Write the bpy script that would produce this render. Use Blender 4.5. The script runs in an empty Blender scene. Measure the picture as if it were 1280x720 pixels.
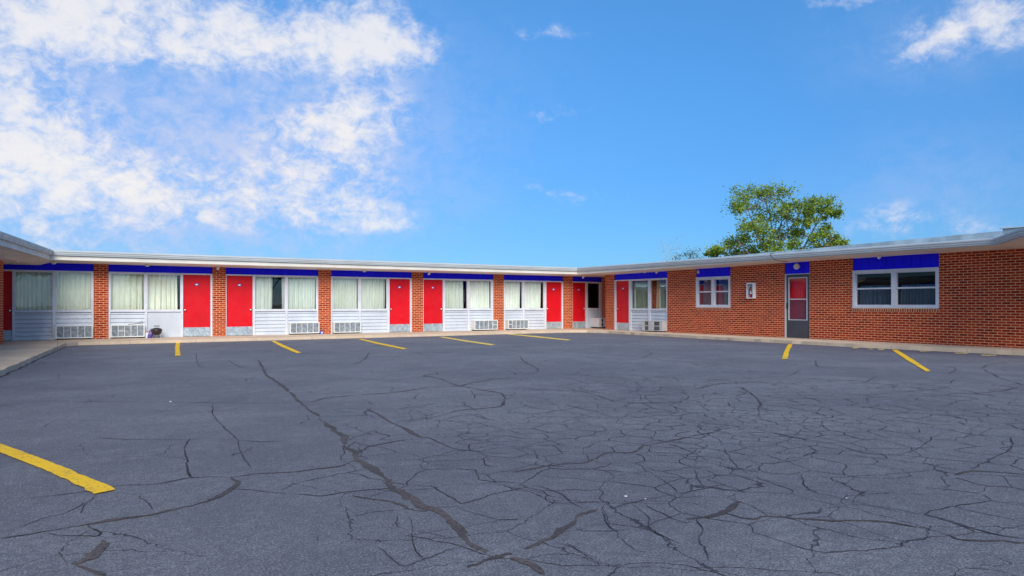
import bpy, bmesh, math, random
from mathutils import Vector, Matrix
R = math.radians
SC = bpy.context.scene
COL = SC.collection
random.seed(7)

# ------------------------------------------------------------------ survey
# The court is laid out in building axes: X along the long wing, Y away from the court.
F, HZ, TH = 907.535, 380.8, R(32.0437)
CT, ST = math.cos(TH), math.sin(TH)
ZS = 0.10                    # walk above the asphalt
ZC = ZS + 1.0814             # eye height
DA, XB = 26.406, 20.275      # the two facades
def dirv(x):
    u = (x - 640.0) / F
    return u * CT + ST, -u * ST + CT
def sA(x):
    a, b = dirv(x); return DA * a / b
def sB(x):
    a, b = dirv(x); return XB * b / a
def zA(x, y, Y=DA):
    a, b = dirv(x); return ZC + (HZ - y) * (Y / b) / F
def zB(x, y, X=XB):
    a, b = dirv(x); return ZC + (HZ - y) * (X / a) / F
def gnd(x, y, z=0.0):
    d = F * (ZC - z) / (y - HZ); a, b = dirv(x); return Vector((a * d, b * d, z))
def at(x, y, d):
    a, b = dirv(x); return Vector((a * d, b * d, ZC + (HZ - y) * d / F))

# ------------------------------------------------------------------ frames
class Fr:
    def __init__(s, o, a, n):
        s.o, s.a, s.n = Vector(o), Vector(a).normalized(), Vector(n).normalized()
    def p(s, t, n, z):
        return Vector((s.o.x + s.a.x * t + s.n.x * n, s.o.y + s.a.y * t + s.n.y * n, z))
FA = Fr((0, DA), (1, 0), (0, -1))
FB = Fr((XB, 0), (0, 1), (-1, 0))
FC = Fr((-1.30, 24.5), (.155, .988), (.988, -.155))
FW = Fr((0, 0), (1, 0), (0, 1))          # n = world y

# ------------------------------------------------------------------ mesh helper
class MB:
    def __init__(s): s.bm = bmesh.new()
    def quad(s, pts):
        return s.bm.faces.new([s.bm.verts.new(p) for p in pts])
    def box(s, fr, t0, t1, n0, n1, z0, z1, bev=0):
        v = [s.bm.verts.new(fr.p(t, n, z)) for z in (z0, z1) for t, n in ((t0, n0), (t1, n0), (t1, n1), (t0, n1))]
        fs = [s.bm.faces.new([v[i] for i in q]) for q in ((0, 1, 2, 3), (4, 5, 6, 7), (0, 1, 5, 4), (1, 2, 6, 5), (2, 3, 7, 6), (3, 0, 4, 7))]
        if bev:
            es = list({e for f in fs for e in f.edges})
            bmesh.ops.bevel(s.bm, geom=es, offset=bev, segments=2, profile=.5, affect='EDGES')
        return v
    def prism(s, pts, z0, z1):
        lo = [s.bm.verts.new((p[0], p[1], z0)) for p in pts]; hi = [s.bm.verts.new((p[0], p[1], z1)) for p in pts]
        n = len(pts)
        s.bm.faces.new(lo); s.bm.faces.new(hi)
        for i in range(n): s.bm.faces.new((lo[i], lo[(i + 1) % n], hi[(i + 1) % n], hi[i]))
    def tube(s, pts, r, seg=8, r1=None, cap=True):
        pts = [Vector(p) for p in pts]; rings = []
        for i, p in enumerate(pts):
            d = (pts[min(i + 1, len(pts) - 1)] - pts[max(i - 1, 0)])
            if d.length < 1e-9: d = Vector((0, 0, 1))
            d.normalize(); up = Vector((0, 0, 1)) if abs(d.z) < .95 else Vector((1, 0, 0))
            x = d.cross(up).normalized(); y = d.cross(x)
            rr = r if r1 is None else r + (r1 - r) * i / (len(pts) - 1)
            rings.append([s.bm.verts.new(p + (x * math.cos(2 * math.pi * k / seg) + y * math.sin(2 * math.pi * k / seg)) * rr) for k in range(seg)])
        for a, b in zip(rings, rings[1:]):
            for k in range(seg): s.bm.faces.new((a[k], a[(k + 1) % seg], b[(k + 1) % seg], b[k]))
        if cap: s.bm.faces.new(rings[0]); s.bm.faces.new(rings[-1])
    def lathe(s, prof, c, seg=20, M=None):
        rings = []
        for r, z in prof:
            ring = []
            for k in range(seg):
                p = Vector((r * math.cos(2 * math.pi * k / seg), r * math.sin(2 * math.pi * k / seg), z))
                if M: p = M @ p
                ring.append(s.bm.verts.new(p + Vector(c)))
            rings.append(ring)
        for a, b in zip(rings, rings[1:]):
            for k in range(seg): s.bm.faces.new((a[k], a[(k + 1) % seg], b[(k + 1) % seg], b[k]))
        s.bm.faces.new(rings[0]); s.bm.faces.new(rings[-1])
    def build(s, name, mat, parent=None, smooth=False, label=None):
        bm = s.bm
        bmesh.ops.remove_doubles(bm, verts=bm.verts, dist=1e-6)
        bmesh.ops.recalc_face_normals(bm, faces=bm.faces)
        uv = bm.loops.layers.uv.new('UVMap')
        for f in bm.faces:
            n = f.normal
            if abs(n.z) > .8:
                for l in f.loops: l[uv].uv = (l.vert.co.x, l.vert.co.y)
            else:
                t = Vector((-n.y, n.x, 0)).normalized()
                if abs(t.x) > abs(t.y):
                    if t.x < 0: t = -t
                elif t.y < 0: t = -t
                for l in f.loops: l[uv].uv = (l.vert.co.dot(t), l.vert.co.z)
            f.smooth = smooth
        me = bpy.data.meshes.new(name); bm.to_mesh(me); bm.free()
        for m in (mat if isinstance(mat, (list, tuple)) else [mat]): me.materials.append(m)
        o = bpy.data.objects.new(name, me); COL.objects.link(o)
        if parent: o.parent = parent
        if label: o['label'] = label
        return o
def box1(name, mat, parent, *a, **k):
    lab = k.pop('label', None)
    m = MB(); m.box(*a, **k); return m.build(name, mat, parent, label=lab)
def thing(name, label, cat, loc=(0, 0, 0), group=None):
    o = bpy.data.objects.new(name, None); COL.objects.link(o); o.location = loc
    o.empty_display_size = .2
    o['label'] = label; o['category'] = cat
    if group: o['group'] = group
    return o
def tag(o, label, cat, group=None, kind=None):
    o['label'] = label; o['category'] = cat
    if group: o['group'] = group
    if kind: o['kind'] = kind
    return o
def struct(o, label=None, kind='structure'):
    o['kind'] = kind
    if label: o['label'] = label
    return o

# ------------------------------------------------------------------ materials
class NT:
    def __init__(s, tree): s.t = tree; s.n = tree.nodes; s.l = tree.links
    def node(s, ty, **kw):
        n = s.n.new(ty)
        for k, v in kw.items():
            if k == 'ins':
                for i, val in v.items():
                    if hasattr(val, 'is_linked'): s.l.new(val, n.inputs[i])
                    else: n.inputs[i].default_value = val
            else: setattr(n, k, v)
        return n
    def math(s, op, a, b=0.0, c=0.0, clamp=False):
        n = s.node('ShaderNodeMath', operation=op, ins={0: a, 1: b, 2: c}); n.use_clamp = clamp; return n.outputs[0]
    def vmath(s, op, a, b=(0, 0, 0), out=0):
        n = s.node('ShaderNodeVectorMath', operation=op, ins={0: a, 1: b}); return n.outputs[out]
    def noise(s, vec, scale, detail=3, rough=.55, dist=0.0, out='Fac'):
        n = s.node('ShaderNodeTexNoise', ins={'Vector': vec, 'Scale': scale, 'Detail': detail, 'Roughness': rough, 'Distortion': dist}); return n.outputs[out]
    def ramp(s, fac, lo, hi, a=0.0, b=1.0):
        n = s.node('ShaderNodeMapRange', interpolation_type='SMOOTHSTEP', ins={0: fac, 1: lo, 2: hi, 3: a, 4: b}); return n.outputs[0]
    def mix(s, fac, a, b, blend='MIX'):
        n = s.node('ShaderNodeMix', data_type='RGBA', blend_type=blend)
        for i, v in ((0, fac), (6, a), (7, b)):
            if hasattr(v, 'is_linked'): s.l.new(v, n.inputs[i])
            else: n.inputs[i].default_value = v if i == 0 else (tuple(v) + (1,))[:4]
        return n.outputs[2]
def newmat(name):
    m = bpy.data.materials.new(name); m.use_nodes = True
    nt = NT(m.node_tree); b = m.node_tree.nodes['Principled BSDF']
    return m, nt, b
def coords(nt, kind='Object'):
    return nt.node('ShaderNodeTexCoord').outputs[kind]
def bump(nt, b, h, strength=.3, dist=.01):
    n = nt.node('ShaderNodeBump', ins={'Strength': strength, 'Distance': dist, 'Height': h}); nt.l.new(n.outputs[0], b.inputs['Normal'])
def plain(name, col, rough=.5, var=.12, scale=3, metal=0, bs=.0, bscale=60, spec=.5, dirt=None):
    m, nt, b = newmat(name); v = coords(nt)
    n1 = nt.noise(v, scale, 5, .6)
    dark = tuple(c * (1 - var * 1.6) for c in col); lite = tuple(min(1, c * (1 + var)) for c in col)
    c = nt.mix(nt.ramp(n1, .3, .7), dark, lite)
    if dirt:
        n2 = nt.noise(v, scale * 4, 6, .7, .6)
        c = nt.mix(nt.ramp(n2, .55, .75, 0, dirt[1]), c, dirt[0])
    nt.l.new(c, b.inputs['Base Color'])
    r = nt.ramp(nt.noise(v, scale * 3, 3), .3, .7, max(.05, rough - .12), min(1, rough + .12)); nt.l.new(r, b.inputs['Roughness'])
    b.inputs['Metallic'].default_value = metal; b.inputs['Specular IOR Level'].default_value = spec
    if bs: bump(nt, b, nt.noise(v, bscale, 3), bs, .005)
    return m

def brick_mat(name, c1, c2, c3, mortar, vertical=False):
    m, nt, b = newmat(name)
    uv = coords(nt, 'UV')
    w, h = (.2045, .0695) if not vertical else (.068, .215)
    wob = nt.vmath('SCALE', nt.vmath('SUBTRACT', nt.noise(uv, 9, 2, .5, 0, 'Color'), (.5, .5, .5)), (0, 0, 0))
    sc = wob.node; sc.inputs['Scale'].default_value = .006
    vec = nt.vmath('ADD', uv, wob)
    bt = nt.node('ShaderNodeTexBrick', offset=0.0 if vertical else .5, offset_frequency=2, squash=1.0,
                 ins={'Vector': vec, 'Color1': (0, 0, 0, 1), 'Color2': (1, 1, 1, 1), 'Mortar': (.5, .5, .5, 1), 'Scale': 1.0, 'Mortar Size': .0095,
                      'Mortar Smooth': .15, 'Bias': 0.0, 'Brick Width': w, 'Row Height': h})
    sep = nt.node('ShaderNodeSeparateColor', ins={0: bt.outputs['Color']}).outputs[0]
    cr = nt.node('ShaderNodeValToRGB', ins={0: sep})
    e = cr.color_ramp.elements
    e[0].position = 0; e[0].color = c3 + (1,); e[1].position = 1; e[1].color = c2 + (1,)
    x = e.new(.45); x.color = c1 + (1,)
    n = nt.noise(uv, 2.2, 5, .65)
    col = nt.mix(nt.ramp(n, .3, .75, 0, .35), cr.outputs[0], tuple(c * .6 for c in c1))
    fine = nt.noise(uv, 120, 3, .7)
    col = nt.mix(nt.ramp(fine, .45, .75, 0, .3), col, tuple(c * .45 for c in c1))
    mcol = nt.mix(nt.ramp(nt.noise(uv, 6, 5, .7), .35, .7), mortar, tuple(c * .74 for c in mortar))
    col = nt.mix(bt.outputs['Fac'], col, mcol)
    # faint efflorescence / weathering
    wv = nt.noise(nt.vmath('MULTIPLY', uv, (1.4, .35, 1)), 1.6, 5, .65)
    col = nt.mix(nt.ramp(wv, .58, .8, 0, .07), col, (.5, .30, .22))
    nt.l.new(col, b.inputs['Base Color']); b.inputs['Roughness'].default_value = .88
    b.inputs['Specular IOR Level'].default_value = .25
    hgt = nt.math('ADD', nt.math('MULTIPLY', bt.outputs['Fac'], -1.0), nt.math('MULTIPLY', fine, .25))
    bump(nt, b, hgt, .5, .006)
    return m

M = {}
M['brick'] = brick_mat('brick', (.40, .027, .005), (.50, .058, .009), (.22, .013, .005), (.78, .38, .20))
M['soldier'] = brick_mat('soldier_brick', (.35, .06, .02), (.43, .09, .03), (.22, .028, .014), (.85, .56, .34), True)
M['red'] = plain('red_paint', (.64, .006, .014), .45, .06, 1.2, bs=.03, spec=.25, dirt=((.68, .015, .025), .25))
M['redin'] = plain('inner_red_paint', (.72, .015, .03), .5, .04, 1.2)
M['blue'] = plain('blue_paint', (.014, .012, 1.0), .55, .08, 2.2, bs=.05, spec=.1)
M['white'] = plain('white_aluminium', (.66, .67, .71), .4, .06, 2, dirt=((.52, .50, .48), .25))
M['panel'] = plain('white_panel', (.56, .595, .64), .5, .06, 1.5, dirt=((.48, .48, .49), .3))
M['gutter'] = plain('gutter_aluminium', (.52, .56, .57), .42, .05, 1.2, dirt=((.40, .38, .35), .14))
M['fascia'] = plain('fascia_paint', (.72, .68, .60), .55, .06, 1.5, dirt=((.52, .40, .28), .35))
M['soffit'] = plain('soffit_paint', (.86, .74, .62), .7, .08, 1.2, dirt=((.45, .34, .26), .35))
M['roofm'] = plain('roof_membrane', (.30, .33, .36), .8, .2, 1.5, bs=.2)
M['flash'] = plain('galvanised_flashing', (.40, .50, .55), .42, .18, 1.6, metal=.15, dirt=((.26, .28, .30), .4))
M['acw'] = plain('cream_enamel', (.78, .77, .73), .4, .06, 4, dirt=((.46, .40, .32), .35))
M['acg'] = plain('pale_grey_enamel', (.50, .49, .49), .45, .1, 4, dirt=((.36, .33, .3), .4))
M['coil'] = plain('coil_fins', (.30, .34, .37), .55, .25, 9)
M['dark'] = plain('dark_void', (.012, .012, .014), .8, .2, 3)
M['inside'] = plain('unlit_room_dark', (.018, .017, .017), .9, .2, 1)  # near-black colour stands for the unlit depth of the rooms
M['sdoor'] = plain('charcoal_paint', (.062, .066, .078), .4, .1, 2, dirt=((.12, .12, .13), .3))
M['chrome'] = plain('brushed_metal', (.72, .70, .66), .28, .05, 8, metal=.9)
M['signb'] = plain('blue_plate', (.05, .06, .35), .4, .05, 5)
M['signw'] = plain('white_plate', (.85, .85, .88), .4, .03, 5)
M['lampg'] = plain('frosted_glass', (.70, .66, .58), .25, .05, 5)
M['fixt'] = plain('white_fixture', (.82, .82, .82), .4, .08, 6)
M['black'] = plain('black_plastic', (.015, .015, .017), .4, .1, 6)
M['enamel'] = plain('black_enamel', (.028, .024, .026), .25, .1, 8)
M['rust'] = plain('rusty_foot', (.30, .08, .03), .8, .3, 8)
M['ext_red'] = plain('extinguisher_red', (.62, .02, .03), .3, .05, 5)
M['green'] = plain('green_label', (.03, .35, .09), .5, .05, 5)
M['bottlew'] = plain('white_bottle', (.68, .78, .86), .35, .05, 6)
M['cartonb'] = plain('blue_carton', (.03, .06, .50), .45, .08, 8)
M['wire'] = plain('wire', (.05, .05, .06), .6, .1, 5)
M['rubber'] = plain('rubber', (.02, .02, .02), .7, .1, 5)
# curtains
def curtain_mat(name, a, b_):
    m, nt, b = newmat(name); v = coords(nt)
    n = nt.noise(nt.vmath('MULTIPLY', v, (3, 3, .6)), 3, 4, .6)
    nt.l.new(nt.mix(nt.ramp(n, .3, .7), a, b_), b.inputs['Base Color']); b.inputs['Roughness'].default_value = .9
    b.inputs['Specular IOR Level'].default_value = .1
    bump(nt, b, nt.noise(v, 400, 2), .15, .002)
    return m
M['curt'] = curtain_mat('cream_curtain', (.76, .78, .62), (.88, .90, .76))
M['curt2'] = curtain_mat('olive_curtain', (.40, .42, .28), (.58, .60, .44))
M['curt4'] = curtain_mat('slate_curtain', (.15, .23, .29), (.27, .38, .46))
M['curt3'] = curtain_mat('pale_curtain', (.76, .81, .71), (.87, .91, .81))
def glass_mat(name, tint, base, fm=.9):
    m, nt, b = newmat(name); nt.n.remove(b)
    out = nt.n['Material Output']
    tr = nt.node('ShaderNodeBsdfTransparent', ins={'Color': tint + (1,)})
    v = coords(nt)
    nb = nt.node('ShaderNodeBump', ins={'Strength': .05, 'Distance': .02, 'Height': nt.noise(v, 1.3, 1)})
    gl = nt.node('ShaderNodeBsdfGlossy', ins={'Color': (1, 1, 1, 1), 'Roughness': .01, 'Normal': nb.outputs[0]})
    fr = nt.node('ShaderNodeFresnel', ins={'IOR': 1.5})
    fac = nt.math('ADD', nt.math('MULTIPLY', fr.outputs[0], fm), base, clamp=True)
    mx = nt.node('ShaderNodeMixShader', ins={0: fac, 1: tr.outputs[0], 2: gl.outputs[0]})
    nt.l.new(mx.outputs[0], out.inputs[0])
    return m
M['clear'] = glass_mat('clear_front', (.97, .97, .97), .0, .3)
M['glass'] = glass_mat('window_glass', (.97, .985, .98), .05)
M['glassd'] = glass_mat('tinted_glass', (.66, .74, .72), .0, .20)
M['screen'] = glass_mat('insect_screen', (.62, .62, .66), .0, .14)
_t = NT(M['screen'].node_tree); _o = _t.n['Material Output']; _src = _o.inputs[0].links[0].from_socket
_d = _t.node('ShaderNodeBsdfDiffuse', ins={0: (.085, .12, .14, 1)}); _m = _t.node('ShaderNodeMixShader', ins={0: .34, 1: _src, 2: _d.outputs[0]}); _t.l.new(_m.outputs[0], _o.inputs[0])
M['screen2'] = glass_mat('door_screen', (.62, .62, .66), .0, .14)
_t = NT(M['screen2'].node_tree); _o = _t.n['Material Output']; _src = _o.inputs[0].links[0].from_socket
_d = _t.node('ShaderNodeBsdfDiffuse', ins={0: (.22, .13, .19, 1)}); _m = _t.node('ShaderNodeMixShader', ins={0: .34, 1: _src, 2: _d.outputs[0]}); _t.l.new(_m.outputs[0], _o.inputs[0])
M['glassr'] = glass_mat('sash_glass', (.56, .68, .76), .03, .16)
# concrete walk
def concrete():
    m, nt, b = newmat('walk_concrete'); v = coords(nt)
    c = nt.mix(nt.ramp(nt.noise(v, .9, 6, .65), .3, .7), (.56, .42, .285), (.72, .555, .39))
    c = nt.mix(nt.ramp(nt.noise(v, 5, 6, .75, .4), .5, .75, 0, .5), c, (.40, .29, .20))
    c = nt.mix(nt.ramp(nt.noise(v, 90, 3, .7), .4, .7, 0, .35), c, (.74, .60, .46))
    # expansion joints every 1.8 m
    sx = nt.node('ShaderNodeSeparateXYZ', ins={0: v})
    for ax in (0, 1):
        fr = nt.math('ABSOLUTE', nt.math('SUBTRACT', nt.math('FRACT', nt.math('MULTIPLY', sx.outputs[ax], 1 / 1.83)), .5))
        c = nt.mix(nt.ramp(fr, .494, .499, 0, .55), c, (.10, .08, .06))
    nt.l.new(c, b.inputs['Base Color']); b.inputs['Roughness'].default_value = .9
    bump(nt, b, nt.noise(v, 70, 4, .7), .25, .006)
    return m
M['walk'] = concrete()

def asphalt():
    m, nt, b = newmat('cracked_asphalt'); v = coords(nt)
    big = nt.noise(v, .34, 8, .68, .4); mid = nt.noise(v, 1.3, 6, .65, .3)
    c = nt.mix(nt.ramp(big, .36, .64), (.168, .169, .190), (.325, .326, .338))
    c = nt.mix(nt.ramp(mid, .40, .72, 0, .55), c, (.160, .161, .186))
    pur = nt.noise(v, .55, 4, .6, .5)
    c = nt.mix(nt.ramp(pur, .52, .74, 0, .5), c, (.170, .150, .200))
    # faint roller / squeegee streaks of the sealcoat, running with the long wing
    st = nt.noise(nt.vmath('MULTIPLY', v, (.5, 3.2, 1)), 1.6, 7, .78, .6)
    c = nt.mix(nt.ramp(st, .46, .66, 0, .5), c, (.245, .256, .29))
    # patchy wear and coarse grain
    oil = nt.math('MULTIPLY', nt.ramp(nt.noise(v, .65, 3, .5), .60, .72), nt.ramp(nt.noise(v, 5, 5, .7), .35, .6))
    c = nt.mix(nt.math('MULTIPLY', oil, .55), c, (.085, .080, .098))
    gr = nt.noise(v, 17, 4, .7)
    c = nt.mix(nt.ramp(gr, .40, .60, .62, 0), c, (.135, .135, .155))
    gp_ = nt.noise(v, 4.2, 5, .7, .4)
    c = nt.mix(nt.ramp(gp_, .50, .70, 0, .55), c, (.30, .305, .325))
    # aggregate
    agg = nt.noise(v, 95, 3, .75); agg2 = nt.noise(v, 260, 2, .7)
    c = nt.mix(nt.ramp(agg, .40, .62, .85, 0), c, (.075, .078, .10))
    c = nt.mix(nt.ramp(nt.noise(v, 70, 2, .7), .54, .66, 0, .42), c, (.40, .405, .44))
    vo = nt.node('ShaderNodeTexVoronoi', ins={'Vector': v, 'Scale': 55.0, 'Randomness': 1.0})
    sp = nt.math('MULTIPLY', nt.ramp(vo.outputs['Distance'], .10, .22, 1, 0), nt.ramp(nt.noise(v, 31, 2), .56, .62))
    c = nt.mix(nt.math('MULTIPLY', sp, .7), c, (.46, .46, .49))
    # pale dusty scuffs
    sc = nt.noise(nt.vmath('MULTIPLY', v, (.5, 1.6, 1)), .8, 6, .75, .8)
    c = nt.mix(nt.ramp(sc, .63, .80, 0, .55), c, (.36, .36, .38))
    # fresh, darker sealer run along the right-hand walk
    sx = nt.node('ShaderNodeSeparateXYZ', ins={0: v})
    edge = nt.math('ADD', sx.outputs[0], nt.math('MULTIPLY', nt.math('SUBTRACT', mid, .5), 1.6))
    fresh = nt.math('MULTIPLY', nt.ramp(edge, 16.3, 18.2), nt.ramp(sx.outputs[1], 22, 14))
    c = nt.mix(nt.math('MULTIPLY', fresh, .6), c, (.105, .102, .142))
    # crack networks
    wob = nt.vmath('SCALE', nt.vmath('SUBTRACT', nt.noise(v, 2.2, 6, .68, 0, 'Color'), (.5, .5, .5))); wob.node.inputs['Scale'].default_value = .30
    wv = nt.vmath('ADD', v, wob)
    rot = nt.node('ShaderNodeVectorRotate', rotation_type='Z_AXIS', ins={'Vector': wv, 'Angle': -TH}).outputs[0]
    rv = nt.vmath('MULTIPLY', rot, (1.0, .82, 0))
    def net(scale, w, seedoff):
        vv = nt.vmath('ADD', rv, (seedoff, seedoff * 1.7, 0))
        t = nt.node('ShaderNodeTexVoronoi', feature='DISTANCE_TO_EDGE', ins={'Vector': vv, 'Scale': scale})
        wd = nt.ramp(nt.noise(v, 1.9, 3), .30, .66, w * .15, w)
        return nt.math('SUBTRACT', 1.0, nt.math('DIVIDE', t.outputs['Distance'], wd), clamp=True)
    def zone(cx, cy, rx, ry, ang):
        d = nt.vmath('SUBTRACT', v, (cx, cy, 0))
        d = nt.node('ShaderNodeVectorRotate', rotation_type='Z_AXIS', ins={'Vector': d, 'Angle': ang}).outputs[0]
        d = nt.vmath('MULTIPLY', d, (1 / rx, 1 / ry, 0))
        return nt.math('EXPONENT', nt.math('MULTIPLY', nt.vmath('DOT_PRODUCT', d, d, out=1), -1.0))
    zn = nt.math('ADD', zone(6.4, 5.2, 2.7, 4.2, TH - .15), nt.math('MULTIPLY', zone(2.9, 4.6, 1.1, 2.2, TH), .8))
    zn = nt.math('ADD', zn, nt.math('MULTIPLY', nt.math('SUBTRACT', nt.noise(v, .7, 4, .6), .5), .9))
    z1 = nt.ramp(zn, .20, .45)
    z0 = nt.ramp(nt.math('ADD', nt.math('MULTIPLY', zn, .4), nt.noise(v, .45, 3)), .50, .62)
    k = nt.ramp(nt.math('MULTIPLY', net(1.25, .008, 4.0), z0), .05, .55)
    c = nt.mix(nt.math('MULTIPLY', k, .7), c, (.020, .018, .025))
    nt.l.new(c, b.inputs['Base Color'])
    nt.l.new(nt.ramp(mid, .3, .7, .82, .95), b.inputs['Roughness'])
    b.inputs['Specular IOR Level'].default_value = .3
    h = nt.math('ADD', nt.math('MULTIPLY', agg, .5), nt.math('MULTIPLY', agg2, .3))
    h = nt.math('ADD', h, nt.math('MULTIPLY', k, -1.6))
    bump(nt, b, h, .9, .012)
    return m
M['asphalt'] = asphalt()
def crackfill(c1, c2):
    m, nt, b = newmat('crack_filler'); v = coords(nt)
    c = nt.mix(nt.ramp(nt.noise(v, 2.0, 5, .7), .35, .65), c1, c2)
    c = nt.mix(nt.ramp(nt.noise(v, 45, 3, .7), .45, .65, 0, .7), c, tuple(x * .55 for x in c1))
    nt.l.new(c, b.inputs['Base Color']); b.inputs['Roughness'].default_value = .9; b.inputs['Specular IOR Level'].default_value = .2
    bump(nt, b, nt.noise(v, 60, 3), .6, .01)
    return m
M['fill'] = crackfill((.070, .062, .066), (.130, .108, .104))
M['open'] = crackfill((.030, .027, .033), (.075, .068, .074))
def paint(name, col, wear, asp=(.07, .07, .09)):
    m, nt, b = newmat(name); v = coords(nt)
    c = nt.mix(nt.ramp(nt.noise(v, 2.5, 5, .65), .3, .7), tuple(x * .92 for x in col), col)
    w = nt.math('ADD', nt.noise(v, 38, 5, .75), nt.math('MULTIPLY', nt.noise(v, 1.8, 3), .5))
    c = nt.mix(nt.ramp(w, wear, wear + .12, 0, .9), c, asp)
    nt.l.new(c, b.inputs['Base Color']); b.inputs['Roughness'].default_value = .75
    bump(nt, b, nt.noise(v, 95, 3, .75), .4, .006)
    return m
M['yellow'] = paint('yellow_paint', (.95, .56, .006), .81)
M['yellow2'] = paint('faded_yellow_paint', (.86, .60, .12), .86)
M['wornw'] = paint('worn_white_paint', (.36, .36, .38), .70)
M['flake'] = paint('worn_kerb_paint', (.66, .50, .22), .74)
def ground_mat():
    m, nt, b = newmat('dry_grass'); v = coords(nt)
    c = nt.mix(nt.ramp(nt.noise(v, .15, 6, .7), .35, .65), (.07, .10, .03), (.16, .14, .07))
    c = nt.mix(nt.ramp(nt.noise(v, 6, 4, .7), .4, .7, 0, .6), c, (.05, .07, .02))
    nt.l.new(c, b.inputs['Base Color']); b.inputs['Roughness'].default_value = .95
    return m
M['grass'] = ground_mat()
def leaf_mat(name, a, b_, c_):
    m, nt, b = newmat(name)
    g = nt.node('ShaderNodeNewGeometry').outputs['Random Per Island']
    n = nt.noise(coords(nt), .55, 3)
    f = nt.math('ADD', nt.math('MULTIPLY', g, .5), nt.math('MULTIPLY', n, .6))
    cr = nt.node('ShaderNodeValToRGB', ins={0: f}); e = cr.color_ramp.elements
    e[0].position = .25; e[0].color = a + (1,); e[1].position = .85; e[1].color = c_ + (1,)
    x = e.new(.55); x.color = b_ + (1,)
    nt.l.new(cr.outputs[0], b.inputs['Base Color']); b.inputs['Roughness'].default_value = .55
    b.inputs['Specular IOR Level'].default_value = .3
    tl = nt.node('ShaderNodeBsdfTranslucent', ins={'Color': cr.outputs[0]})
    mx = nt.node('ShaderNodeMixShader', ins={0: .42, 1: b.outputs[0], 2: tl.outputs[0]})
    nt.l.new(mx.outputs[0], nt.n['Material Output'].inputs[0])
    return m
M['leaf'] = leaf_mat('leaf', (.12, .22, .045), (.26, .38, .05), (.48, .54, .07))
M['leaf2'] = leaf_mat('hazy_leaf', (.16, .26, .28), (.22, .33, .34), (.26, .37, .36))  # bluish haze painted into the leaf colour
M['bark'] = plain('bark', (.16, .12, .09), .9, .3, 6, bs=.4, bscale=30)
M['bark2'] = plain('hazy_pale', (.42, .50, .58), .9, .15, 6)  # pale bluish colour carries the haze over the far trees

# ------------------------------------------------------------------ ground
m = MB(); m.quad([(-700, -700, -.03), (700, -700, -.03), (700, 700, -.03), (-700, 700, -.03)])
struct(m.build('ground', M['grass']), 'dry grass ground around the motel')
m = MB(); m.quad([(-40, -45, 0), (31, -45, 0), (31, 34, 0), (-40, 34, 0)])
struct(m.build('asphalt', M['asphalt']), 'cracked blue-grey asphalt of the motel court')

def jag(pts, step, amp):
    out = []
    for a, b in zip(pts, pts[1:]):
        a, b = Vector(a), Vector(b); L = (b - a).length; n = max(1, int(L / step))
        t = (b - a).normalized(); nn = Vector((-t.y, t.x))
        for i in range(n):
            p = a + (b - a) * (i / n)
            if i: p = p + nn * random.gauss(0, amp)
            out.append((p.x, p.y))
    out.append(tuple(pts[-1])); return out
edge = [(-3.3, -10.0), (-2.32, 0.0), (.12, 23.3), (.22, 24.0), (.5, 24.45), (12.0, 24.5), (16.5, 24.75), (18.2, 24.75), (18.95, 24.3), (19.2, 23.2), (18.72, 16.0), (18.66, 12.0), (18.95, 7.6), (18.95, -10)]
ej = jag(edge, .28, .012)
m = MB(); m.prism(ej + [(24, -10), (24, 30), (-7, 30), (-7, -10)], -.02, ZS)
struct(m.build('sidewalk', M['walk']), 'tan concrete walk along the facades')
# dark open joint between the walk and the asphalt
m = MB()
for i in range(len(ej) - 1):
    a, b = Vector(ej[i]), Vector(ej[i + 1]); t = (b - a).normalized(); nn = Vector((t.y, -t.x))
    w0 = abs(math.sin(i * 1.7) * .02 + math.sin(i * .61 + 1) * .025) + .02
    w1 = abs(math.sin((i + 1) * 1.7) * .02 + math.sin((i + 1) * .61 + 1) * .025) + .02
    m.quad([(a.x - nn.x * .01, a.y - nn.y * .01, .003), (b.x - nn.x * .01, b.y - nn.y * .01, .003), (b.x + nn.x * w1, b.y + nn.y * w1, .003), (a.x + nn.x * w0, a.y + nn.y * w0, .003)])
struct(m.build('kerb_joint', M['fill']), 'dark crumbling joint along the kerb')

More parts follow.
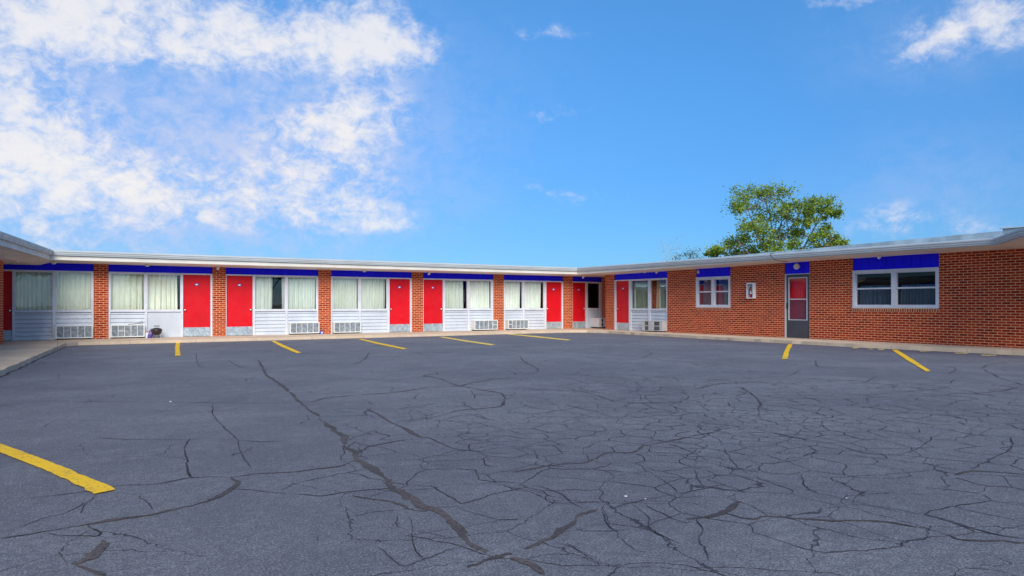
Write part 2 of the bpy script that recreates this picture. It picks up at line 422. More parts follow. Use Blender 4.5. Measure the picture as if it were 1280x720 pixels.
# ------------------------------------------------------------------ filled cracks (ribbons lying on the asphalt)
CR = [
 (.075, [(322,450),(328,460),(333,468),(345,477),(358,487),(364,492),(372,503)]),
 (.05, [(365,495),(378,506),(388,513),(400,521)]),
 (.085, [(400,523),(412,535),(428,545),(430,553),(444,566),(446,574),(458,580),(470,588),(480,598),(488,603),(495,611),(510,618),(530,633),(545,640),(560,650),(575,664),(582,675),(592,683),(608,691)]),
 (.05, [(372,503),(390,502),(400,499),(420,496),(460,493),(500,490),(530,485),(560,484),(575,483),(600,487),(625,492),(630,500),(626,508),(600,511),(575,513),(560,518),(530,523),(495,527)]),
 (.045, [(575,483),(590,479),(620,474),(640,472)]),
 (.04, [(575,483),(560,478),(545,472),(530,470),(552,466)]),
 (.06, [(460,512),(470,516),(482,522),(490,528),(505,535),(520,544),(527,547)]),
 (.03, [(527,547),(500,551),(480,554),(460,558),(450,564),(445,566)]),
 (.018, [(527,547),(540,549),(560,558),(570,561),(600,565),(640,568)]),
 (.02, [(0,501),(60,502),(130,502),(200,503),(260,503),(320,504),(372,503)]),
 (.032, [(444,576),(430,582),(415,585),(390,587),(360,591),(320,592.5),(290,597)]),
 (.02, [(290,597),(240,597),(190,606),(147,609),(95,617),(40,622),(0,625)]),
 (.025, [(237,549),(230,560),(231,575),(234,590),(242,598)]),
 (.014, [(120,548),(180,550),(237,550),(270,549),(320,552),(360,552)]),
 (.055, [(290,597),(296,604),(288,612),(265,625),(240,632),(215,638),(190,644),(165,648),(140,651),(110,655),(80,660)]),
 (.02, [(80,660),(60,664),(30,670),(0,675)]),
 (.022, [(290,612),(320,613),(360,618),(400,620),(430,615),(460,612),(495,611)]),
 (.03, [(440,620),(455,622),(480,626),(500,629),(510,635),(528,639),(540,637)]),
 (.05, [(500,612),(505,620),(507,626)]),
 (.022, [(108,655),(118,664),(122,670),(90,670),(60,666)]),
 (.075, [(130,675),(122,690),(110,700),(92,706)]),
 (.028, [(92,708),(110,712),(135,719)]),
 (.012, [(120,619),(108,630),(104,642)]),
 (.012, [(105,628),(85,640),(60,647),(35,656),(10,664)]),
 (.01, [(175,619),(185,628),(195,637)]),
 (.01, [(72,690),(82,703),(92,706)]),
 (.055, [(585,710),(605,702),(620,695),(640,692)]),
 (.05, [(640,697),(665,707),(680,719)]),
 (.05, [(655,687),(680,676),(700,665),(712,655),(720,645),(735,640),(747,637)]),
 (.02, [(765,637),(800,626),(840,620),(870,614),(905,606)]),
 (.03, [(640,591),(670,586),(700,581),(735,578),(760,567),(790,566),(800,562)]),
 (.05, [(800,562),(805,558),(830,552),(862,546)]),
 (.02, [(862,546),(890,541),(905,536),(925,533)]),
 (.055, [(860,650),(880,647),(900,640),(925,627)]),
 (.033, [(900,640),(930,648),(945,650),(965,646),(1000,649),(1040,651),(1080,652),(1120,656),(1150,660)]),
 (.028, [(1150,660),(1180,668),(1205,676),(1250,677),(1280,679),(1340,682)]),
 (.024, [(1160,645),(1200,656),(1240,668),(1280,674)]),
 (.03, [(640,488),(700,488),(730,490),(760,499)]),
 (.06, [(758,499),(768,502)]),
 (.028, [(768,502),(795,504),(840,503),(855,500),(860,494),(850,491)]),
 (.022, [(960,540),(1000,548),(1040,555),(1080,566),(1120,570)]),
 (.018, [(965,495),(1000,497),(1040,503),(1080,508),(1120,515),(1180,519),(1205,524),(1208,529)]),
 (.03, [(1075,476),(1100,480),(1150,486),(1195,491),(1230,494),(1280,498)]),
 (.035, [(870,487),(900,480),(940,478),(970,479)]),
 (.03, [(925,483),(940,493),(950,503),(948,520)]),
 (.03, [(1195,594),(1215,589),(1280,593)]),
 (.02, [(1215,587),(1240,572),(1258,564),(1268,545)]),
 (.010, [(752,640),(760,660),(770,668),(775,676),(795,688),(815,691)]),
 (.010, [(718,662),(750,664),(780,663),(810,663)]),
 (.009, [(790,630),(812,650),(815,662),(835,673)]),
 (.011, [(640,608),(670,608),(700,618),(720,632),(735,637)]),
 (.010, [(870,650),(876,665),(870,680),(880,690),(885,704)]),
 (.010, [(710,680),(730,692),(745,698)]),
 (.010, [(808,632),(850,651),(862,652)]),
 (.010, [(800,582),(820,595),(850,616)]),
 (.012, [(875,570),(872,592),(880,608)]),
 (.012, [(470,682),(490,698),(505,710),(535,700),(560,690),(580,684)]),
 (.010, [(512,645),(515,655),(520,690),(530,698)]),
 (.010, [(497,645),(492,660),(520,664),(560,672)]),
 (.03, [(440,456),(455,450),(462,440)]),
 (.02, [(640,432),(680,440),(745,442),(830,450),(880,455),(905,460)]),
 (.03, [(650,469),(670,466),(672,461),(655,452),(650,445)]),
 (.04, [(865,455),(880,457)]),
 (.022, [(880,457),(905,461),(950,466),(985,468)]),
 (.03, [(802,448),(815,442),(805,438)]),
 (.03, [(1020,450),(1025,459),(1060,460),(1100,463)]),
 (.03, [(1225,462),(1240,455),(1280,452)]),
 (.03, [(1185,468),(1195,461),(1180,458)]),
 (.025, [(1230,462),(1250,472),(1280,482)]),
 (.03, [(1210,493),(1250,489),(1280,483)]),
 (.025, [(960,472),(985,470),(1000,463)]),
 (.02, [(700,466),(715,468),(725,465)]),
 (.02, [(655,495),(670,497),(685,501)]),
 (.02, [(1045,480),(1080,478),(1095,470)]),
 (.015, [(245,442),(250,458),(275,460)]),
 (.02, [(285,450),(300,459),(322,462)]),
 (.02, [(520,440),(535,447),(545,449)]),
 (.012, [(265,505),(268,520),(280,535),(300,552)]),
 (.012, [(298,552),(300,565),(312,585)]),
 (.015, [(1120,570),(1150,560),(1165,548),(1180,540)]),
 (.012, [(1150,560),(1170,567),(1200,572),(1225,575)]),
 (.012, [(1000,590),(1012,612),(1050,622),(1090,632),(1130,642)]),
 (.010, [(905,560),(925,585),(960,600),(990,606)]),
]
def ribbon(mb, pts, w, z, j=1.0):
    P0 = [gnd(*p) for p in pts]; P = []
    for i in range(len(P0) - 1):
        a, b, c, d = P0[max(i - 1, 0)], P0[i], P0[i + 1], P0[min(i + 2, len(P0) - 1)]
        for k in range(5):
            t = k / 5; P.append(.5 * ((2 * b) + (c - a) * t + (2 * a - 5 * b + 4 * c - d) * t * t + (3 * b - a - 3 * c + d) * t ** 3))
    P.append(P0[-1])
    # resample with a little wander so the edges are ragged
    Q = []
    for a, b in zip(P, P[1:]):
        L = (b - a).length; n = max(1, min(40, int(L / .04)))
        for i in range(n): Q.append(a + (b - a) * (i / n))
    Q.append(P[-1]); n = len(Q)
    amp = min(.02, .007 + w * .10) * j; off = 0; ws = []
    ph = random.random() * 9
    L = []; Rr = []
    for i, q in enumerate(Q):
        d = (Q[min(i + 1, n - 1)] - Q[max(i - 1, 0)]); d.normalize(); nn = Vector((-d.y, d.x, 0))
        off = off * .8 + random.gauss(0, amp * .55)
        e = min(i, n - 1 - i) / max(1, n * .12); e = min(1, .25 + e)
        ww = w * e * (.75 + .45 * math.sin(ph + i * .33) * math.sin(ph * 2 + i * .13) + random.uniform(-.22, .22))
        ww = max(ww, w * .15)
        c = q + nn * off
        L.append(Vector((c.x + nn.x * ww * .5, c.y + nn.y * ww * .5, z))); Rr.append(Vector((c.x - nn.x * ww * .5, c.y - nn.y * ww * .5, z)))
    lv = [mb.bm.verts.new(p) for p in L]; rv = [mb.bm.verts.new(p) for p in Rr]
    for i in range(n - 1): mb.bm.faces.new((lv[i], lv[i + 1], rv[i + 1], rv[i]))
m = MB(); m2 = MB()
for k, (w, pts) in enumerate(CR):
    if w > .026: ribbon(m, pts, w * .78, .003 + k * .00004)
    else: ribbon(m2, pts, (max(.010, w * .65) if pts[0][1] < 560 else max(.006, w * .5)), .003 + k * .00004, 1.0 if pts[0][1] < 560 else 1.5)
struct(m.build('crack_filler', M['fill']), 'brownish sealed cracks wandering over the asphalt')
struct(m2.build('pavement_cracks', M['open']), 'thin open cracks running over the asphalt')
# fine crazing: a web of hairline cracks (cell edges of a scattered point set), densest right of centre
from mathutils.geometry import delaunay_2d_cdt
def webzone(p):
    def g(cx, cy, rx, ry):
        d = Vector((p[0] - cx, p[1] - cy)); a = d.x * ST + d.y * CT; l = d.x * CT - d.y * ST
        return math.exp(-(l / rx) ** 2 - (a / ry) ** 2)
    # along the view: a = away from the viewpoint, l = to the right
    return max(g(6.0, 4.9, 2.6, 3.4), 1.0 * g(3.9, 4.8, 1.6, 2.3), .75 * g(8.8, 4.0, 2.6, 2.6), .55 * g(3.2, 3.0, 1.6, 1.0))
rw = random.Random(77); PTS = []
from mathutils import noise as mnoise
for t in range(130000):
    p = Vector((rw.uniform(-1, 16), rw.uniform(.5, 15)))
    z = webzone(p) * (.75 + .6 * mnoise.noise((p.x * .5, p.y * .5, 3.0)))
    if z < .10: continue
    rad = .115 + .34 * (1 - min(1, z)) ** 1.4 + .13 * rw.random()
    PTS.append((p, rad, z))
GRID = {}; KEEP = []
for p, rad, z in PTS:
    if len(KEEP) > 4600: break
    c = (int(p.x // .7), int(p.y // .7)); ok = True
    for dx in (-1, 0, 1):
        for dy in (-1, 0, 1):
            for q in GRID.get((c[0] + dx, c[1] + dy), ()):
                if (q - p).length < rad: ok = False; break
    if ok: GRID.setdefault(c, []).append(p); KEEP.append(p)
vs, es_, fs_, *_ = delaunay_2d_cdt(KEEP, [], [], 0, 1e-5)
def ccen(a, b, c):
    d = 2 * (a.x * (b.y - c.y) + b.x * (c.y - a.y) + c.x * (a.y - b.y))
    if abs(d) < 1e-6: return (a + b + c) / 3
    ux = (a.length_squared * (b.y - c.y) + b.length_squared * (c.y - a.y) + c.length_squared * (a.y - b.y)) / d
    uy = (a.length_squared * (c.x - b.x) + b.length_squared * (a.x - c.x) + c.length_squared * (b.x - a.x)) / d
    q = Vector((ux, uy)); g = (a + b + c) / 3
    return q if (q - g).length < .5 else g
adj = {}; CC = []
for f in fs_:
    k = len(CC); CC.append(ccen(*[vs[i] for i in f]))
    for i in range(3): adj.setdefault(tuple(sorted((f[i], f[(i + 1) % 3]))), []).append(k)
m3 = MB(); cnt = 0
def warp(p):
    n = mnoise.noise_vector((p.x * 1.6, p.y * 1.6, 1.5)); n2 = mnoise.noise_vector((p.x * 6, p.y * 6, 4.5)) + mnoise.noise_vector((p.x * 15, p.y * 15, 2.5)) * .4
    return Vector((p.x + n.x * .11 + n2.x * .034, p.y + n.y * .11 + n2.y * .034))
for e, fl_ in adj.items():
    if len(fl_) != 2: continue
    a, b_ = CC[fl_[0]], CC[fl_[1]]
    L = (b_ - a).length
    if L < .02 or L > 1.4: continue
    mid = (a + b_) / 2; z = webzone(mid)
    pres = mnoise.noise((mid.x * .9, mid.y * .9, 9.0))
    if rw.random() > .52 + .5 * min(1, z * 1.3) + .3 * pres: continue
    cnt += 1; dist = mid.length; w = rw.choice((.004, .005, .006, .008, .010)) * (.6 + .09 * dist); zz = .0012 + (cnt % 16) * .0001
    n = max(2, int(L / .035)); P = []
    for i in range(n + 1): P.append(warp(a + (b_ - a) * (i / n)))
    lv = []; rv = []
    for i, p in enumerate(P):
        d = (P[min(i + 1, n)] - P[max(i - 1, 0)]).normalized(); nn = Vector((-d.y, d.x)); ww = w * rw.uniform(.5, 1.3) * .5
        if i in (0, n): ww *= .8
        lv.append(m3.bm.verts.new((p.x + nn.x * ww, p.y + nn.y * ww, zz))); rv.append(m3.bm.verts.new((p.x - nn.x * ww, p.y - nn.y * ww, zz)))
    for i in range(n): m3.bm.faces.new((lv[i], lv[i + 1], rv[i + 1], rv[i]))
struct(m3.build('crack_web', M['open']), 'fine web of hairline cracks in the asphalt')

# ------------------------------------------------------------------ painted parking lines
def pline(quads, mat, label, group='painted parking lines', name='parking_line', cat='parking line', z=.0085, rough=.006):
    mb = MB()
    L = [gnd(*p) for p in quads[0]]; Rr = [gnd(*p) for p in quads[1]]
    def dense(P):
        o = []
        for a, b in zip(P, P[1:]):
            for i in range(14): o.append(a + (b - a) * (i / 14))
        o.append(P[-1]); return o
    L, Rr = dense(L), dense(Rr); n = len(L)
    cols = []
    for i in range(n):
        d = (Rr[i] - L[i]).normalized()
        a = L[i] + d * random.gauss(0, rough); b = Rr[i] + d * random.gauss(0, rough)
        cols.append([mb.bm.verts.new((p.x, p.y, z)) for p in (a, a + (b - a) * .5, b)])
    for a, b in zip(cols, cols[1:]):
        for k in (0, 1): mb.bm.faces.new((a[k], a[k + 1], b[k + 1], b[k]))
    return tag(mb.build(name, mat), label, cat, group)
pline([[(-150, 497), (0, 555.5), (60, 577), (146.5, 613)], [(-150, 505), (0, 566.5), (55, 588), (119, 618.5)]], M['yellow'], 'broad bright yellow line in the left foreground, the one nearest the viewer')
pline([[(219.8, 428.6), (219, 436), (219.2, 445)], [(225.2, 428.6), (224.4, 436), (225.8, 445)]], M['yellow'], 'short yellow line pointing at the court, below the red door right of the kettle grill')
pline([[(343.5, 426.4), (358, 433), (377, 441.3)], [(339, 426.6), (352, 434), (371, 442)]], M['yellow'], 'yellow line below the window with half-open curtain')
pline([[(453, 424), (475, 429), (509.5, 436)], [(448, 424.3), (470, 430), (504, 437)]], M['yellow'], 'yellow line reaching the kerb right of the small blue carton')
pline([[(554, 421.2), (585, 426), (619.5, 431)], [(548.5, 421.6), (580, 427), (614, 432)]], M['yellow2'], 'faded yellow line below the red door right of the fourth brick pillar')
pline([[(640, 417.8), (670, 420.3), (714.5, 425)], [(632, 418), (663, 421.2), (709, 425.8)]], M['yellow2'], 'faint yellow line nearest the inner corner of the court')
pline([[(985.2, 430.6), (981, 438), (977.2, 449.3)], [(990.6, 430.6), (987, 438), (984.2, 449.3)]], M['yellow'], 'short yellow line in front of the charcoal storm door')
pline([[(1121, 437.4), (1140, 449), (1163.5, 464.3)], [(1114.6, 437.6), (1133, 450), (1157.5, 465)]], M['yellow'], 'yellow line below the wide double window of the brick wing')
pline([[(779, 428.6), (795, 429.9), (811, 431.4)], [(777, 429), (793, 430.4), (809, 432.0)]], M['wornw'], 'worn pale line, almost gone, in front of the door near the inner corner', rough=.03)
for i, (x0, x1, y) in enumerate([(1084, 1092, 436.6), (1097, 1106, 437.2), (1149, 1163, 439.8), (1193, 1210, 442.2), (1226, 1246, 444.4), (1065, 1074, 435.2)]):
    pline([[(x0, y - .8), ((x0 + x1) / 2, y - .5), (x1, y - .7)], [(x0 + 1, y + .4), ((x0 + x1) / 2, y + .8), (x1 - 1, y + .5)]], M['flake'],
          'thin worn patch of pale yellow paint lying along the kerb of the brick wing', 'worn kerb paint patches', 'paint_patch', 'paint patch', rough=.02)

# ------------------------------------------------------------------ the motel
MO = thing('motel_building', 'low red brick motel around a court, with red doors and blue panels under the eaves', 'motel')
Z = lambda h: h + ZS
TOP = Z(2.58)
def pillar(fr, t0, t1, n1=.03, n0=-.28, top=TOP):
    return box1('brick_pillar', M['brick'], MO, fr, t0, t1, n0, n1, ZS - .01, top)
def blue_panel(fr, t0, t1, z0, z1=TOP, n=-.02):
    mb = MB(); k = max(1, round((t1 - t0) / .26)); w = (t1 - t0) / k
    mb.box(fr, t0, t1, n - .06, n - .012, z0, z1)
    for i in range(k): mb.box(fr, t0 + i * w + .008, t0 + (i + 1) * w - .008, n - .0115, n + random.uniform(-.001, .001), z0 + .002, z1)
    return mb.build('blue_panel', M['blue'], MO)
def siding(fr, t0, t1, z0, z1, n=-.022, step=.128):
    mb = MB(); z = z0
    while z < z1 - .01:
        zt = min(z + step, z1); zg = zt - .009
        a = [fr.p(t0, n, z), fr.p(t1, n, z), fr.p(t1, n - .026, zg), fr.p(t0, n - .026, zg)]
        mb.quad(a); mb.quad([fr.p(t0, n - .026, zg), fr.p(t1, n - .026, zg), fr.p(t1, n - .05, zg), fr.p(t0, n - .05, zg)])
        mb.quad([fr.p(t0, n - .050, z), fr.p(t1, n - .050, z), fr.p(t1, n, z), fr.p(t0, n, z)])
        z = zt
    mb.box(fr, t0, t1, n - .08, n - .0505, z0, z1)
    return mb.build('siding_panel', M['panel'], MO)
def flat_panel(fr, t0, t1, z0, z1, n=-.035):
    mb = MB(); mb.box(fr, t0, t1, n - .06, n, z0, z1)
    return mb.build('flat_panel', M['panel'], MO, label='smooth white lower panel without siding laps')
def curtain(fr, t0, t1, z0, z1, n, mat, parent, seed, amp=.055, fold=.13):
    rnd = random.Random(seed); mb = MB()
    N = max(8, int((t1 - t0) / .012)); ph = rnd.random() * 6; prof = []
    x = 0.0
    for i in range(N + 1):
        t = t0 + (t1 - t0) * i / N
        x += (t1 - t0) / N * 2 * math.pi / (fold * (1 + .35 * math.sin(t * 3.1 + ph)))
        prof.append((t, math.sin(x + ph) * amp * (.7 + .5 * math.sin(t * 5 + ph * 2)), math.sin(t * 2.2 + ph)))
    rows = []
    for k in range(7):
        f = k / 6; z = z1 + (z0 - z1) * f
        rows.append([mb.bm.verts.new(fr.p(t + f * .02 * s, n + d * (.55 + .6 * f), z)) for t, d, s in prof])
    for a, b in zip(rows, rows[1:]):
        for i in range(N): mb.bm.faces.new((a[i], a[i + 1], b[i + 1], b[i]))
    return mb.build('curtain', mat, parent, smooth=True)
WN = [0]
def window(fr, t0, t1, z0, z1, cur=((0, 1),), cmat='curt', glass='glass', b=.022, label=None):
    """aluminium framed fixed light with its pane and curtain"""
    mb = MB(); n0, n1 = -.075, -.012
    mb.box(fr, t0, t1, n0, n1, z1 - b, z1); mb.box(fr, t0, t1, n0, n1, z0, z0 + b)
    mb.box(fr, t0, t0 + b, n0, n1 - .001, z0 + b, z1 - b); mb.box(fr, t1 - b, t1, n0, n1 - .001, z0 + b, z1 - b)
    w = mb.build('window', M['white'], MO, label=label)
    g = MB(); g.quad([fr.p(t0 + b, -.045, z0 + b), fr.p(t1 - b, -.045, z0 + b), fr.p(t1 - b, -.045, z1 - b), fr.p(t0 + b, -.045, z1 - b)])
    g.build('pane', M[glass], w)
    WN[0] += 1
    for c0, c1 in cur:
        curtain(fr, t0 + (t1 - t0) * c0 + .004, t0 + (t1 - t0) * c1 - .004, z0 - .02, z1 + .01, -.17, M[cmat], w, WN[0] * 13 + int(c0 * 10))
    return w
def door(fr, t0, t1, hinge_right, n=-.05, label=None, top=2.09):
    d = MB(); d.box(fr, t0, t1, n - .045, n, Z(.305), Z(top)); o = d.build('door', M['red'], MO, label=label)
    k = MB(); k.box(fr, t0 + .004, t1 - .004, n - .043, n + .003, Z(.012), Z(.315)); k.build('kick_plate', M['kick'], o)
    s = 1 if hinge_right else -1
    hx = (t0 + .06) if hinge_right else (t1 - .06)
    h = MB()
    rot = Matrix(((fr.a.x, 0, fr.n.x), (fr.a.y, 0, fr.n.y), (0, 1, 0)))
    h.lathe([(.034, 0), (.034, .008), (.014, .012), (.013, .035), (.030, .042), (.034, .055), (.026, .068), (.004, .072)], fr.p(hx, n, Z(.90)), 14, rot)
    h.build('door_handle', M['chrome'], o, smooth=True)
    c = (t0 + t1) / 2; q = MB(); q.box(fr, c - .062, c + .062, n, n + .006, Z(1.725), Z(1.80)); sg = q.build('room_number_sign', M['signb'], o)
    q = MB(); q.box(fr, c - .036, c + .036, n + .0061, n + .0085, Z(1.742), Z(1.783)); q.build('number_plate', M['signw'], o) if False else q.build('room_number_plate', M['signw'], o)
    # peephole
    return o
mk, nt_, b_ = newmat('galvanised_kick_plate'); v_ = coords(nt_)
c_ = nt_.mix(nt_.ramp(nt_.noise(v_, 7, 6, .7, 1.2), .35, .68), (.30, .38, .42), (.58, .66, .70))
nt_.l.new(nt_.mix(nt_.ramp(nt_.noise(v_, 3.2, 5, .8, 2.0), .60, .66, 0, .7), c_, (.75, .80, .82)), b_.inputs['Base Color'])
b_.inputs['Metallic'].default_value = .45; b_.inputs['Roughness'].default_value = .42; M['kick'] = mk
def frame(fr, bars):
    mb = MB()
    for t0, t1, z0, z1 in bars: mb.box(fr, t0, t1, -.085, .006, z0, z1)
    return mb.build('bay_frame', M['white'], MO)
GT, GB, ST_ = Z(2.085), Z(.90), Z(.845)
HEAD = Z(2.132)
def bay(fr, cells, posts, t0, t1, **kw):
    """cells: (kind, a, b, opts) between posts; posts: (a, b) vertical members"""
    bars = [(t0, t1, GT, HEAD)]
    for a, b in posts: bars.append((a, b, ZS + .004, GT - .001))
    for c in cells:
        kind, a, b, o = c
        if kind == 'door':
            door(fr, a, b, o.get('hr', True), label=o.get('label'))
        else:
            window(fr, a, b, GB, GT, o.get('cur', ((0, 1),)), o.get('cmat', 'curt'), o.get('glass', 'glass'), label=o.get('label'))
            bars.append((a - .001, b + .001, ST_, GB - .001))
            if o.get('flat'): flat_panel(fr, a - .005, b + .005, ZS + .004, ST_)
            else: siding(fr, a - .005, b + .005, ZS + .004, ST_)
    frame(fr, bars)
    blue_panel(fr, t0, t1, HEAD + .001)
a_ = sA
# pillars of the long wing
for x0, x1 in ((117, 135.5), (265.5, 282), (397.8, 413.5), (514.6, 528.5), (616.6, 629.3), (703.8, 715.3)):
    pillar(FA, a_(x0), a_(x1))
bay(FA, [('door', -2.06, a_(15), dict(hr=False)), ('win', a_(18.4), a_(65.6), {}), ('win', a_(69.6), a_(114.6), {})],
    [(-2.12, -2.062), (a_(15) + .003, a_(18.4)), (a_(65.6), a_(69.6)), (a_(114.6), a_(117))], -2.12, a_(117))
bay(FA, [('win', a_(138), a_(181), dict(cmat='curt')), ('win', a_(184), a_(226.3), dict(cur=((0, .9),), flat=1)), ('door', a_(229), a_(263), {})],
    [(a_(135.5), a_(138)), (a_(181), a_(184)), (a_(226.3), a_(229) - .003), (a_(263) + .003, a_(265.5))], a_(135.5), a_(265.5))
bay(FA, [('door', a_(283.2), a_(315.8), dict(hr=False)), ('win', a_(318.6), a_(356.6), dict(cur=((.06, .62), (.92, 1.0)), cmat='curt3')), ('win', a_(359.4), a_(396), dict(cmat='curt3'))],
    [(a_(282), a_(283.2) - .003), (a_(315.8) + .003, a_(318.6)), (a_(356.6), a_(359.4)), (a_(396), a_(397.8))], a_(282), a_(397.8))
bay(FA, [('win', a_(415), a_(448.6), dict(cmat='curt3')), ('win', a_(451), a_(484), dict(cmat='curt3')), ('door', a_(487), a_(512.6), {})],
    [(a_(413.5), a_(415)), (a_(448.6), a_(451)), (a_(484), a_(487) - .003), (a_(512.6) + .003, a_(514.6))], a_(413.5), a_(514.6))
bay(FA, [('door', a_(529.4), a_(553.6), dict(hr=False)), ('win', a_(556), a_(584.6), dict(cur=((0, .88),), cmat='curt3')), ('win', a_(586.8), a_(614.6), dict(cmat='curt3'))],
    [(a_(528.5), a_(529.4) - .003), (a_(553.6) + .003, a_(556)), (a_(584.6), a_(586.8)), (a_(614.6), a_(616.6))], a_(528.5), a_(616.6))
bay(FA, [('win', a_(630.6), a_(653.6), dict(cmat='curt3')), ('win', a_(655.6), a_(680.4), dict(cur=((0, .95),), cmat='curt3')), ('door', a_(683), a_(702.2), {})],
    [(a_(629.3), a_(630.6)), (a_(653.6), a_(655.6)), (a_(680.4), a_(683) - .003), (a_(702.2) + .003, a_(703.8))], a_(629.3), a_(703.8))
bay(FA, [('door', a_(715.9), a_(732.2), dict(hr=False)), ('win', a_(734.6), a_(750), dict(cur=(), flat=1, glass='glassd', label='bare black window in the shaded corner'))],
    [(a_(715.3), a_(715.9) - .003), (a_(732.2) + .003, a_(734.6)), (a_(750), a_(752.2))], a_(715.3), a_(752.2))
XR = a_(752.2)
# corner return wall and the brick beside it
box1('brick_wall', M['brick'], MO, Fr((XR, 0), (0, 1), (-1, 0)), sB(758.0), DA + .3, -.3, .0, ZS - .01, TOP)
# pillar ending the right wing
box1('brick_pillar', M['brick'], MO, FB, sB(768), sB(757.6), -XR + XB - .3, .03, ZS - .01, TOP)
# ---- right wing
b = sB
bay(FB, [('door', b(786), b(769.6), dict(hr=False)), ('win', b(810), b(788.8), dict(cmat='curt2', glass='glassd', cur=((.04, .92),))), ('win', b(833), b(812.6), dict(cmat='curt2', glass='glassd', cur=((.0, .78),)))],
    [(b(769.6) + .003, b(768)), (b(788.8), b(786) - .003), (b(812.6), b(810)), (b(834.6), b(833))], b(834.6), b(768))
W1, W2, DR = (b(913.5), b(870.6)), (b(1174.2), b(1066.4)), (b(1012.4), b(981.2))
WZ1 = (Z(.985), Z(2.10)); 
mb = MB()
Yn = 2.0
def wallseg(y0, y1, z0, z1): mb.box(FB, y0, y1, -.28, .02, z0, z1)
zb = ZS - .01
wallseg(W1[1], b(834.6), zb, TOP); wallseg(W1[0], W1[1], zb, WZ1[0] - .105)
wallseg(DR[1], W1[0], zb, TOP); wallseg(W2[1], DR[0], zb, TOP)
wallseg(W2[0], W2[1], zb, WZ1[0] - .105); wallseg(-8, W2[0], zb, TOP)
mb.build('brick_wall', M['brick'], MO)
def dh_window(t0, t1):
    """pair of white double-hung sashes over a soldier-brick sill"""
    z0, z1 = WZ1
    mb = MB(); fw = .085; c = (t0 + t1) / 2
    mb.box(FB, t0, t1, -.10, .035, z1 - fw, z1); mb.box(FB, t0, t1, -.10, .04, z0, z0 + fw * .8)
    for a, bb in ((t0, t0 + fw), (c - .065, c + .065), (t1 - fw, t1)): mb.box(FB, a, bb, -.10, .034, z0 + fw * .8, z1 - fw)
    w = mb.build('window', M['white'], MO)
    for a, bb in ((t0 + fw, c - .065), (c + .065, t1 - fw)):
        zl, zh = z0 + fw * .8, z1 - fw; zm = (zl + zh) / 2 + .02; s = .026
        mb = MB()
        for (x0, x1, y0, y1, n) in ((a, bb, zm - .022, zm + .022, .002), (a, bb, zl, zl + s, -.02), (a, bb, zh - s, zh, -.004),
                                    (a, a + s, zl + s, zm - .022, -.02), (bb - s, bb, zl + s, zm - .022, -.02), (a, a + s, zm + .022, zh - s, -.004), (bb - s, bb, zm + .022, zh - s, -.004)):
            mb.box(FB, x0, x1, n - .03, n, y0, y1)
        mb.build('sash', M['white'], w)
        for y0, y1, n, g in ((zl + s, zm - .022, -.036, 'screen'), (zm + .022, zh - s, -.02, 'glassr')):
            q = MB(); q.quad([FB.p(a + s, n, y0), FB.p(bb - s, n, y0), FB.p(bb - s, n, y1), FB.p(a + s, n, y1)]); q.build('pane', M[g], w)
        curtain(FB, a, bb, zl, zl + (zh - zl) * (.98 if t1 - t0 < 2 else .62), -.22, M['curt4'], w, int(a * 100))
    q = MB(); q.box(FB, t0, t1, -.25, .032, z0 - .104, z0 - .001); q.build('brick_sill', M['soldier'], MO)
    blue_panel(FB, t0, t1, z1 + .001, TOP, -.005)
dh_window(*W1); dh_window(*W2)
# storm door with red door behind
t0, t1 = DR
blue_panel(FB, t0, t1, Z(2.085), TOP, -.005)
sd = MB(); ga, gb = b(1008.6), b(985.4)
zt, zm, zl = Z(1.955), Z(1.262), Z(.585)
for q in ((t0 + .012, ga, zb + .012, Z(2.06)), (gb, t1 - .05, zb + .012, Z(2.06)), (ga, gb, zt, Z(2.06)), (ga, gb, zb + .012, zl)):
    sd.box(FB, q[0], q[1], -.06, -.015, q[2], q[3])
sdo = sd.build('storm_door', M['sdoor'], MO, label='charcoal storm door with two framed lights')
q = MB()
for x0, x1, y0, y1 in ((ga - .01, ga + .02, zl - .01, zt + .01), (gb - .02, gb + .01, zl - .01, zt + .01), (ga + .02, gb - .02, zt - .02, zt + .01), (ga + .02, gb - .02, zm - .022, zm + .012), (ga + .02, gb - .02, zl - .01, zl + .015)):
    q.box(FB, x0, x1, -.05, -.006, y0, y1)
q.build('light_trim', M['gutter'], sdo)
for y0, y1, g in ((zm + .022, zt - .02, 'clear'), (zl + .015, zm - .022, 'screen2')):
    q = MB(); q.quad([FB.p(ga + .02, -.035, y0), FB.p(gb - .02, -.035, y0), FB.p(gb - .02, -.035, y1), FB.p(ga + .02, -.035, y1)]); q.build('door_light', M[g], sdo)
q = MB(); q.box(FB, t1 - .125, t1 - .085, -.015, .03, Z(.96), Z(1.14), bev=.006); q.build('door_handle', M['black'], sdo)
q = MB(); q.box(FB, t0, t0 + .011, -.09, .012, zb + .01, Z(2.084)); q.box(FB, t1 - .048, t1, -.09, .012, zb + .01, Z(2.084)); q.box(FB, t0 + .011, t1 - .048, -.09, .010, Z(2.062), Z(2.084))
q.build('door_frame', M['gutter'], MO)
q = MB(); q.box(FB, t0 + .02, t1 - .05, -.2, -.14, zb + .012, Z(2.06)); q.build('door', M['redin'], MO, label='red inner door seen through the storm door')
